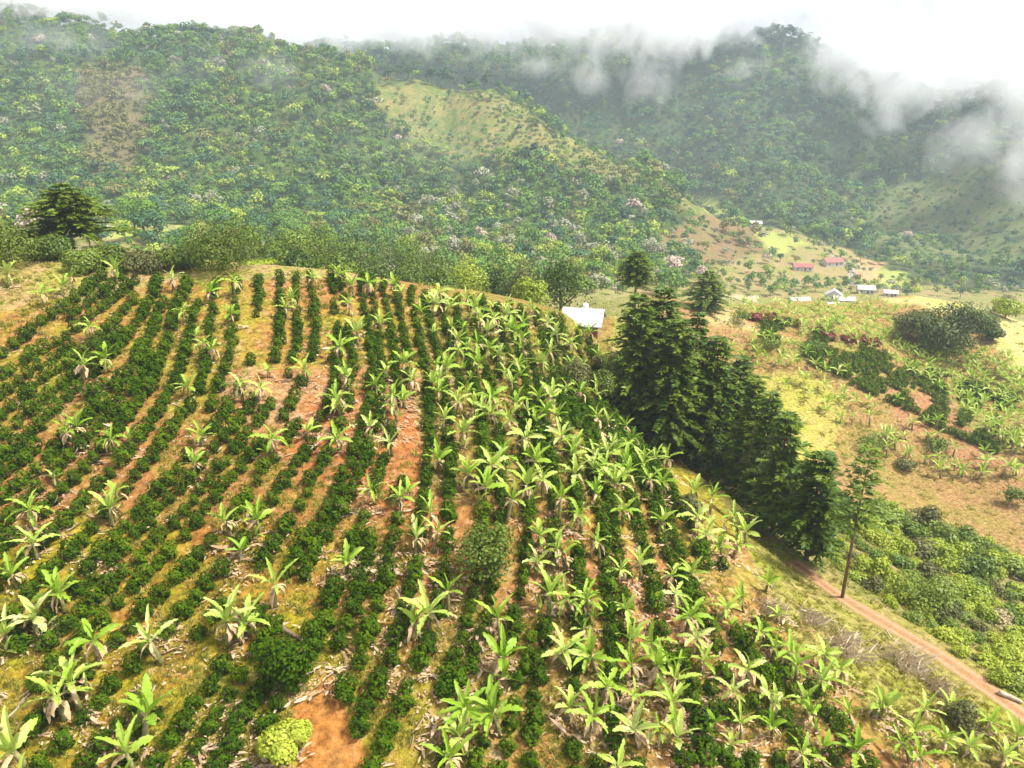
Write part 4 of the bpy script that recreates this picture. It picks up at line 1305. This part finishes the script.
# ------------------------------------------------------------------ houses
def house(name, label, cat, px_, py_, w, d, hw, hr, rz, roofm, wallm, hip=0, hit=None):
    p, t = hit or at(px_, py_, 0, 225)
    e = empty(name, (p[0], p[1], p[2]), rz, 1.0 if name == 'shed' else .78); tag(e, label, cat)
    mb = MB(); mb.box((0, 0, hw / 2 - 1.0), (w, d, hw + 2.0))
    hg = hw
    mb.add([(-w / 2, -d / 2, hg), (-w / 2, d / 2, hg), (-w / 2, 0, hg + hr * .96), (w / 2, -d / 2, hg), (w / 2, d / 2, hg), (w / 2, 0, hg + hr * .96)], [(0, 2, 1), (3, 4, 5)])
    link('wall', mb.mesh('wall', [M[wallm]]), e)
    mb = MB(); ov = .5; th = .12
    for s in (-1, 1):
        y0 = s * (d / 2 + ov); z0 = hg - ov * hr / (d / 2) + .02
        vs = [(-w / 2 - ov, y0, z0), (w / 2 + ov, y0, z0), (w / 2 + ov, 0, hg + hr + .02), (-w / 2 - ov, 0, hg + hr + .02)]
        vs += [(a, b, c + th) for a, b, c in vs]
        mb.add(vs, [(0, 1, 2, 3), (4, 7, 6, 5), (0, 4, 5, 1), (1, 5, 6, 2), (2, 6, 7, 3), (3, 7, 4, 0)])
    link('roof', mb.mesh('roof', [M[roofm]]), e)
    mb = MB(); mb.box((w * .1, -d / 2 - .03, min(1.0, hw * .36)), (.9, .06, min(2.0, hw * .72))); link('door', mb.mesh('door', [M['dark']]), e)
    for k in (-.3, .35):
        mb = MB(); mb.box((w * k, -d / 2 - .03, hw * .48), (1.1, .06, min(1.0, hw * .4))); link('window', mb.mesh('window', [M['dark']]), e)
    return e


shit = at(584, 326)
sh = house('shed', 'white metal roofed brick shed at the upper right end of the field', 'shed', 0, 0, 4.2, 4.4, .95, 1.3, R(-14), 'white_metal', 'brick', hit=(np.array([shit[0][0], shit[0][1] + 1, float(H(shit[0][0], shit[0][1] + 1)[0]) - .35]), shit[1]))
pz = sh.location
mb = MB(); mb.tube([(0, 0, 0), (0, 0, .7), (0, 0, .85), (0, 0, .95)], [.38, .38, .3, .12], 16)
tk = tag(link('water_tank', mb.mesh('water_tank', [M['tank']], True), None, (pz[0] + .3, pz[1] + .9, pz[2] + .95 + .9)), 'small white water tank on top of the shed roof', 'tank')
house('house', 'pale green house with white roof on the meadow high in the valley', 'house', 752, 227, 14, 7, 3.2, 1.8, R(-8), 'white_metal', 'green_wall')
house('barn', 'long red roofed barn, the lower left one of two', 'barn', 802, 270, 12, 6, 2.6, 1.8, R(-6), 'red_roof', 'white_wall')
house('barn', 'long red roofed barn, the upper right one by the pale road', 'barn', 832, 265, 13, 7, 2.8, 2.2, R(10), 'red_roof', 'white_wall')
house('house', 'white gable fronted house in the middle of the valley cluster', 'house', 833, 300, 6, 8, 3.2, 2.6, R(70), 'white_metal', 'white_wall')
house('house', 'long white roofed wing right of the gable fronted house', 'house', 843, 304, 10, 5, 2.6, 1.5, R(-12), 'white_metal', 'white_wall')
house('house', 'white roofed house standing alone below the pale road', 'house', 865, 293, 9, 6, 2.8, 1.8, R(-15), 'white_metal', 'white_wall')
house('house', 'low pale grey roof at the left of the valley cluster', 'house', 799, 304, 10, 5, 2.4, 1.2, R(5), 'white_metal', 'white_wall')
house('house', 'faded pink roofed hut below the gable fronted house', 'house', 832, 309, 6, 4.5, 2.2, 1.3, R(12), 'pink_roof', 'white_wall')
house('house', 'pale hut partly hidden by trees right of the valley cluster', 'house', 890, 296, 7, 4.5, 2.2, 1.3, R(-20), 'pink_roof', 'white_wall')
house('house', 'tiny white hut behind the crest of the opposite hill', 'house', 941, 303, 6, 4, 2.4, 1.3, R(0), 'white_metal', 'white_wall', hit=behind(943, 240))

# ------------------------------------------------------------------ forest
print('forest')
FP = []
for i in range(9):
    kind_ = i % 3
    rx, rz_, ht = [(3.6, 3.0, 7.5), (3.0, 3.8, 9.0), (4.2, 2.6, 7.0)][kind_]
    V, Q = crown_lumps(600 + i, rx, rz_, 150, 1.1, 8, .3, .15)
    FP.append((V + np.array([0, 0, ht - rz_ * .9]), Q, ht))
FNEAR = {}
def fmesh(i, sp):
    if (i, sp) not in FNEAR:
        rx, rz_, ht = [(3.6, 3.0, 7.5), (3.0, 3.8, 9.0), (4.2, 2.6, 7.0)][i % 3]
        V, Q = crown_lumps(600 + i, rx, rz_, 420, .7, 9)
        FNEAR[i, sp] = (quadmesh('forest_crown', V + np.array([0, 0, ht - rz_ * .9]), Q, [M['f_' + sp]]), trunk_mesh(600 + i, ht * .75, .22, M['bark_pale' if sp in ('pale', 'pink') else 'bark'], 4, 1.8))
    return FNEAR[i, sp]


g = np.random.default_rng(71)
def jitter_grid(x0, x1, y0, y1, s):
    X, Y = np.meshgrid(np.arange(x0, x1, s), np.arange(y0, y1, s))
    return (X + (g.random(X.shape) - .5) * s * .9).ravel(), (Y + (g.random(X.shape) - .5) * s * .9).ravel()


x1, y1 = jitter_grid(-620, 330, 250, 650, 5.1)
x2, y2 = jitter_grid(-420, 720, 330, 980, 6.9)
fb1, fc1, fn1 = TB(x1, y1), TC(x1, y1), TN(x1, y1)
k1 = (fb1 > fc1) & (fb1 > fn1 - 1.0)
fb2, fc2, fn2 = TB(x2, y2), TC(x2, y2), TN(x2, y2)
k2 = (fc2 >= fb2) & (fc2 > fn2 - 1.0)
x3, y3 = jitter_grid(-330, 420, 185, 480, 6.0)
k3 = TN(x3, y3) > np.maximum(TB(x3, y3), TC(x3, y3)) + 1.0
fx = np.concatenate([x1[k1], x2[k2], x3[k3]]); fy = np.concatenate([y1[k1], y2[k2], y3[k3]]); onC = np.concatenate([np.zeros(k1.sum(), bool), np.ones(k2.sum(), bool), np.zeros(k3.sum(), bool)]); onN = np.concatenate([np.zeros(k1.sum() + k2.sum(), bool), np.ones(k3.sum(), bool)])
fz = H(fx, fy)
fpx, fpy, ft = project(fx, fy, fz)
kp = (fpx > -90) & (fpx < 1114) & (fpy > -60) & (fpy < 300) & (ft > 200)
jx = fpx + 26 * fbm(fx / 28, fy / 28, 5, 3); jy = fpy + 20 * fbm(fx / 28, fy / 28, 6, 3)
dens = np.ones(len(fx))
dens[onN & (jx > 675)] = np.where((fbm(fx / 22, fy / 22, 61, 3) > -.06) | (fpx > 885) & (fpy < 296), .75, .14)[onN & (jx > 675)]
dens[inpoly(jx, jy, OPEN_B) & ~onC] = np.where(fbm(fx / 20, fy / 20, 66, 3) > .0, .9, .3)[inpoly(jx, jy, OPEN_B) & ~onC]
dens[(~onC) & (fpx > 375) & (fpx < 505) & (fpy < 98) & (fpy > 50)] = .12
dens[inpoly(jx, jy, BROWN_B) & ~onC] = .72
dens[inpoly(jx, jy, SPUR_C) & onC] = .85
dens[inpoly(jx, jy, [(836, 205), (846, 185), (858, 160), (862, 165), (848, 200), (842, 218)])] = .05
dens[inpoly(jx, jy, [(655, 235), (700, 213), (745, 222), (775, 245), (745, 262), (690, 266)])] = .42
for mm in MEADOWS: dens[inpoly(jx, jy, mm)] = .02
kp &= g.random(len(fx)) < dens
for hx_, hy_ in [(752, 227), (802, 270), (832, 265), (865, 293), (833, 300), (799, 304), (890, 296)]:
    kp &= ~((np.abs(fpx - hx_) < 13) & (fpy - hy_ > -2) & (fpy - hy_ < 15) & (ft > 200))
# what another hill hides completely is left out
fx, fy, fz, fpx, fpy, ft, onC, onN, jx, jy = [a[kp] for a in (fx, fy, fz, fpx, fpy, ft, onC, onN, jx, jy)]
vis = np.ones(len(fx), bool)
for s in np.linspace(.25, .985, 40):
    X = fx * s; Y = fy * s; Zr = CZ + (fz + 9 - CZ) * s
    vis &= ~(H(X, Y) > Zr + 1.5)
fx, fy, fz, fpx, fpy, ft, onC, onN, jx, jy = [a[vis] for a in (fx, fy, fz, fpx, fpy, ft, onC, onN, jx, jy)]
SPN = list(FOREST)
pB = {'green': .46, 'yellow': .12, 'blue': .24, 'olive': .13, 'pale': .0, 'pink': .0, 'dark': .05}
pC = {'green': .30, 'yellow': .03, 'blue': .34, 'olive': .14, 'pale': .0, 'pink': .0, 'dark': .19}
u = g.random(len(fx)); zone = fbm(fx / 60, fy / 60, 91, 3)
u = np.clip(.5 + (u - .5) * .85 + zone * .35, 0, .9999)
ordB = ['dark', 'blue', 'green', 'yellow', 'olive', 'pale', 'pink']
sp = np.empty(len(fx), object)
for flag, pr in ((False, pB), (True, pC)):
    c = np.cumsum([pr[k] for k in ordB]); c = c / c[-1]
    m = onC == flag
    sp[m] = np.array(ordB, object)[np.searchsorted(c, u[m])]
lower = (~onC) & (g.random(len(fx)) < np.where((fpy > 180) & (fpx > 380), .13, .025))
sp[lower] = 'pale'
sp[(g.random(len(fx)) < .006)] = 'pink'
m = (~onC) & inpoly(fpx, fpy, BROWN_B); sp[m] = 'olive'
fs = .52 + .85 * g.random(len(fx)) ** 2.4 + .25 * np.clip(fbm(fx / 30, fy / 30, 4, 2), -.5, .5)
fs = np.where(inpoly(jx, jy, OPEN_B) | (onC & inpoly(jx, jy, SPUR_C)) | (onN & (fpx > 675)), fs * .62, fs)
fs = fs * np.where(onC, 1.3, 1.12)
fk = g.integers(0, 9, len(fx)); frot = g.random(len(fx)) * 6.28
print('forest trees', len(fx))
sizepx = fs / ft
cand = np.where((fpx > 4) & (fpx < 1020) & (fpy > 10) & (fpy < 290), sizepx, 0)
near_i = np.argsort(-cand)[:215]
DESC = {'green': 'round green forest tree', 'yellow': 'yellow green forest tree', 'blue': 'bluish green forest tree', 'olive': 'olive brown forest tree', 'pale': 'pale silvery forest tree', 'pink': 'pinkish cream flowering tree', 'dark': 'dark green forest tree'}


def fregion(x, y):
    if x < 150: return 'at the foot of the left mountainside'
    if x < 330: return 'above the meadow behind the round bushes'
    if x < 480: return 'low on the slope above the pine band'
    if x < 620: return 'low on the slope left of the lone conifer'
    if x < 720: return 'on the slope above the lone conifer'
    return 'in the valley below the far mountain'


def forest_thing(x, y, z, i, s, sp_, rz, label=None, group=None):
    cm, tm = fmesh(i, sp_)
    a, b, _ = project(x, y, z)
    rg = fregion(float(a), float(b))
    lab = label or f'{DESC[sp_]} {rg}'
    return thing('forest_tree', lab, 'tree', (x, y, z - .3), [('crown', cm, 0), ('trunk', tm, 0)], rz, s, group or ('forest: ' + lab if not label else None))


for i in near_i:
    forest_thing(fx[i], fy[i], fz[i], int(fk[i]), float(fs[i]), sp[i], float(frot[i]))
restm = np.ones(len(fx), bool); restm[near_i] = False
for s_ in SPN:
    m = restm & (sp == s_)
    if not m.any(): continue
    o = bake('forest', [(V, Q) for V, Q, _ in FP], np.column_stack([fx, fy, fz - .3])[m], frot[m], fs[m], fk[m], g.random(m.sum()), M['ft_' + s_])
    tag(o, f'{DESC[s_].replace("tree", "canopy")} covering the mountainsides', 'forest', kind='stuff')

# singled-out trees
for (x, y, ty, sp_, lab) in [
    (672, 283, 252, 'pink', 'cream blossoming tree right of the lone conifer'), (607, 277, 240, 'pale', 'large silvery tree left of the lone conifer'), (650, 262, 238, 'pale', 'silvery tree above the lone conifer'),
    (550, 255, 232, 'pink', 'small pinkish white tree on the lower slope'), (615, 297, 280, 'pale', 'low pale bushy tree behind the shed'), (18, 218, 182, 'yellow', 'light green tree with a rounded crown at the left edge'),
    (790, 235, 214, 'dark', 'dark round tree above the bright meadow'), (823, 246, 228, 'dark', 'narrow dark tree beside the red barns'), (812, 238, 218, 'dark', 'dark tree at the head of the valley'),
    (700, 285, 262, 'pink', 'reddish pale tree behind the rounded crest conifer'), (898, 284, 274, 'yellow', 'yellow topped tree right of the valley road'), (880, 282, 272, 'olive', 'olive tree by the valley road'), (905, 290, 280, 'yellow', 'second yellow topped tree right of the valley road'),
    (930, 285, 270, 'dark', 'dark bushy tree at the right of the valley'), (1005, 312, 292, 'olive', 'brown leafless thicket tree at the right edge of the valley'), (780, 262, 252, 'dark', 'dark hedge tree above the lower left barn'), (795, 264, 254, 'olive', 'olive hedge tree above the lower left barn'),
    (770, 296, 284, 'green', 'green tree in the meadows below the barns'), (748, 292, 281, 'olive', 'small olive tree in the terraced meadows'), (815, 292, 282, 'green', 'green tree left of the gable fronted house'), (850, 294, 284, 'olive', 'olive tree just above the long white wing'),
    (878, 292, 283, 'green', 'green tree right of the lone white roofed house'), (730, 285, 276, 'olive', 'low shrub tree on the terraces'), (905, 297, 288, 'dark', 'dark tree beside the pale hut'), (960, 298, 286, 'dark', 'dark tree over the tiny white hut'), (860, 262, 250, 'green', 'green tree right of the upper red barn'),
]:
    hit = at(x, y, 0, 200)
    if hit is None: continue
    h = h_for(0, 0, ty, hit); i = (x * 7) % 9; ht = FP[i][2]
    forest_thing(hit[0][0], hit[0][1], hit[0][2], i, max(.25, h / ht), sp_, x % 6, lab)
# skyline trees on the left mountain ridge
for j, (x, ty, wpx, lab) in enumerate([(388, 66, 20, 'leftmost flat topped tree on the ridge line'), (408, 63, 22, 'broad flat topped tree on the ridge line'), (432, 66, 18, 'middle small tree on the ridge line'), (450, 67, 20, 'dark spreading tree on the ridge line'), (470, 73, 14, 'short round tree on the ridge line'), (486, 70, 16, 'rightmost tall dark tree on the ridge line'),
                                       (160, 30, 10, 'small dark tree left of the dark knoll on the ridge'), (195, 22, 26, 'large dark tree on the knoll of the ridge'), (180, 26, 22, 'left tree of the dark knoll on the ridge'), (212, 27, 22, 'right tree of the dark knoll on the ridge')]):
    # the ridge: highest ground seen in this column
    best = None
    for yy in range(10, 130, 2):
        h_ = at(x, yy, 0, 300)
        if h_ is not None and h_[1] < 660: best = (h_, yy); break
    if best is None: continue
    hit = best[0]
    i = [2, 5, 8, 2, 0, 1, 1, 0, 3, 6][j]; h = max(5.0, h_for(0, 0, ty, hit)); ht = FP[i][2]
    e = forest_thing(hit[0][0], hit[0][1], hit[0][2], i, 1.0, 'dark', j, lab)
    wx = px2m(wpx, hit[1]) / 2 / 3.8
    e.scale = (wx, wx, h / ht)

# ------------------------------------------------------------------ haze and clouds
mh, nt, out = nodes('air')
pv = N(nt, 'ShaderNodeVolumePrincipled'); pv.inputs['Color'].default_value = (.72, .84, 1, 1); pv.inputs['Density'].default_value = .00030; pv.inputs['Anisotropy'].default_value = .2
nt.links.new(pv.outputs[0], out.inputs['Volume'])
mb = MB()
zlo, zhi = float(GZ.min()) - 1, float(GZ.max()) + 25
mb.box((0, 480, (zlo + zhi) / 2), (2300, 1500, zhi - zlo))
tag(link('haze', mb.mesh('haze', [mh])), kind='stuff')

mc, nt, out = nodes('cloud')
pv = N(nt, 'ShaderNodeVolumePrincipled'); pv.inputs['Color'].default_value = (.99, .99, 1, 1); pv.inputs['Anisotropy'].default_value = .1
tc = N(nt, 'ShaderNodeTexCoord'); ge = N(nt, 'ShaderNodeNewGeometry')
ln = N(nt, 'ShaderNodeVectorMath', operation='LENGTH'); nt.links.new(tc.outputs['Object'], ln.inputs[0])
fo = N(nt, 'ShaderNodeMapRange'); fo.inputs['From Min'].default_value = 1.0; fo.inputs['From Max'].default_value = .15; fo.inputs['To Min'].default_value = -.36; fo.inputs['To Max'].default_value = .20
nt.links.new(ln.outputs['Value'], fo.inputs['Value'])
mp = N(nt, 'ShaderNodeMapping'); mp.inputs['Scale'].default_value = (1.0, .7, .7)
nt.links.new(ge.outputs['Position'], mp.inputs['Vector'])
no = N(nt, 'ShaderNodeTexNoise'); no.inputs['Scale'].default_value = .034; no.inputs['Detail'].default_value = 6; no.inputs['Roughness'].default_value = .62; no.inputs['Distortion'].default_value = .9
nt.links.new(mp.outputs[0], no.inputs['Vector'])
ad0 = N(nt, 'ShaderNodeMath', operation='ADD'); nt.links.new(no.outputs['Fac'], ad0.inputs[0]); nt.links.new(fo.outputs[0], ad0.inputs[1])
oi = N(nt, 'ShaderNodeObjectInfo'); ox = N(nt, 'ShaderNodeSeparateColor'); nt.links.new(oi.outputs['Color'], ox.inputs[0])
ad = N(nt, 'ShaderNodeMath', operation='ADD'); nt.links.new(ad0.outputs[0], ad.inputs[0]); nt.links.new(ox.outputs[1], ad.inputs[1])
mr = N(nt, 'ShaderNodeMapRange'); mr.inputs['From Min'].default_value = .46; mr.inputs['From Max'].default_value = .85; mr.inputs['To Min'].default_value = 0; mr.inputs['To Max'].default_value = .07
md = N(nt, 'ShaderNodeMath', operation='MULTIPLY'); nt.links.new(mr.outputs[0], md.inputs[0]); nt.links.new(ox.outputs[0], md.inputs[1])
nt.links.new(ad.outputs[0], mr.inputs['Value'])
nt.links.new(md.outputs[0], pv.inputs['Density'])
nt.links.new(pv.outputs[0], out.inputs['Volume'])


def ico(r=1.0):
    import bmesh
    bm = bmesh.new(); bmesh.ops.create_icosphere(bm, subdivisions=3, radius=r)
    me = bpy.data.meshes.new('cloud'); bm.to_mesh(me); bm.free(); me.materials.append(mc); return me


cm = ico()
for (x, y, t, rx, ry, rz_, dn) in [
    (590, 22, 755, 120, 60, 62, 1), (500, 20, 760, 130, 60, 58, 1), (400, 22, 760, 130, 60, 52, 1), (320, 20, 715, 110, 50, 44, 1), (660, 26, 755, 100, 60, 66, 1.1),
    (725, 12, 775, 110, 60, 62, 1), (800, -10, 775, 150, 60, 62, 1), (862, 56, 700, 90, 50, 66, 1.1), (925, 64, 650, 95, 50, 70, 1.1), (1000, 62, 590, 110, 50, 66, 1.1), (1070, 100, 500, 85, 45, 86, 1.1),
    (650, 88, 700, 60, 34, 46, .3), (590, 78, 730, 50, 30, 34, .5), (890, 112, 620, 55, 35, 44, .7), (985, 132, 520, 60, 35, 42, .7), (1020, 180, 480, 45, 30, 60, .55), (745, 70, 740, 55, 30, 34, .45), (960, 150, 560, 60, 30, 44, .4), (540, 66, 740, 50, 30, 30, .5),
    (30, -6, 575, 140, 45, 50, 1), (140, 0, 575, 110, 40, 40, .9), (250, 26, 570, 100, 40, 32, .85), (235, 74, 505, 85, 30, 36, .25), (50, 50, 525, 110, 34, 40, .3), (-60, 14, 540, 90, 45, 60, .9), (110, 90, 480, 90, 30, 34, .12), (420, 150, 430, 120, 30, 50, .06),
]:
    q = P3(x, y, t)
    o = link('cloud', cm, None, q); o.scale = (rx, ry, rz_); o.color = (dn * (.75 if dn >= .8 else .8), .10 if dn >= .8 else 0, 0, 1)
    tag(o, kind='stuff')

# ------------------------------------------------------------------ camera, light, sky
cam = bpy.data.cameras.new('camera'); co = bpy.data.objects.new('camera', cam); col.objects.link(co)
co.location = (0, 0, CZ); co.rotation_euler = (R(90) - PITCH, 0, 0)
cam.sensor_width = 36; cam.lens = 18 / math.tan(HF / 2); cam.clip_end = 4000
scene.camera = co
sv = Vector((.52, -.10, .85)).normalized()
su = bpy.data.lights.new('sun', 'SUN'); so = bpy.data.objects.new('sun', su); col.objects.link(so)
su.energy = 3.4; su.angle = R(11); su.color = (1, .96, .88)
so.rotation_euler = (-sv).to_track_quat('-Z', 'Y').to_euler()
w = bpy.data.worlds.new('World'); scene.world = w; w.use_nodes = True
nt = w.node_tree; nt.nodes.clear()
out = nt.nodes.new('ShaderNodeOutputWorld'); bg = nt.nodes.new('ShaderNodeBackground'); sky = nt.nodes.new('ShaderNodeTexSky')
sky.sky_type = 'NISHITA'; sky.sun_disc = False; sky.sun_elevation = math.asin(sv.z); sky.sun_rotation = math.atan2(sv.x, sv.y)
sky.dust_density = 4.0
hs = nt.nodes.new('ShaderNodeHueSaturation'); hs.inputs['Saturation'].default_value = .3
mx = nt.nodes.new('ShaderNodeMix'); mx.data_type = 'RGBA'; mx.inputs[0].default_value = .7; mx.inputs[7].default_value = (8.2, 8.3, 8.6, 1)
nt.links.new(sky.outputs[0], hs.inputs['Color']); nt.links.new(hs.outputs[0], mx.inputs[6]); nt.links.new(mx.outputs[2], bg.inputs['Color'])
bg.inputs['Strength'].default_value = .053
nt.links.new(bg.outputs[0], out.inputs['Surface'])
scene.render.engine = 'CYCLES'
vs = scene.view_settings
vs.view_transform = 'Standard'; vs.look = 'None'; vs.gamma = 1; vs.use_curve_mapping = False; vs.exposure = 1.38
cy = scene.cycles
cy.max_bounces = 7; cy.diffuse_bounces = 3; cy.glossy_bounces = 2; cy.transmission_bounces = 2; cy.volume_bounces = 4; cy.transparent_max_bounces = 8
cy.use_denoising = True; cy.use_adaptive_sampling = True; cy.adaptive_threshold = .02
cy.volume_step_rate = 1.0; cy.volume_max_steps = 128
print('done')
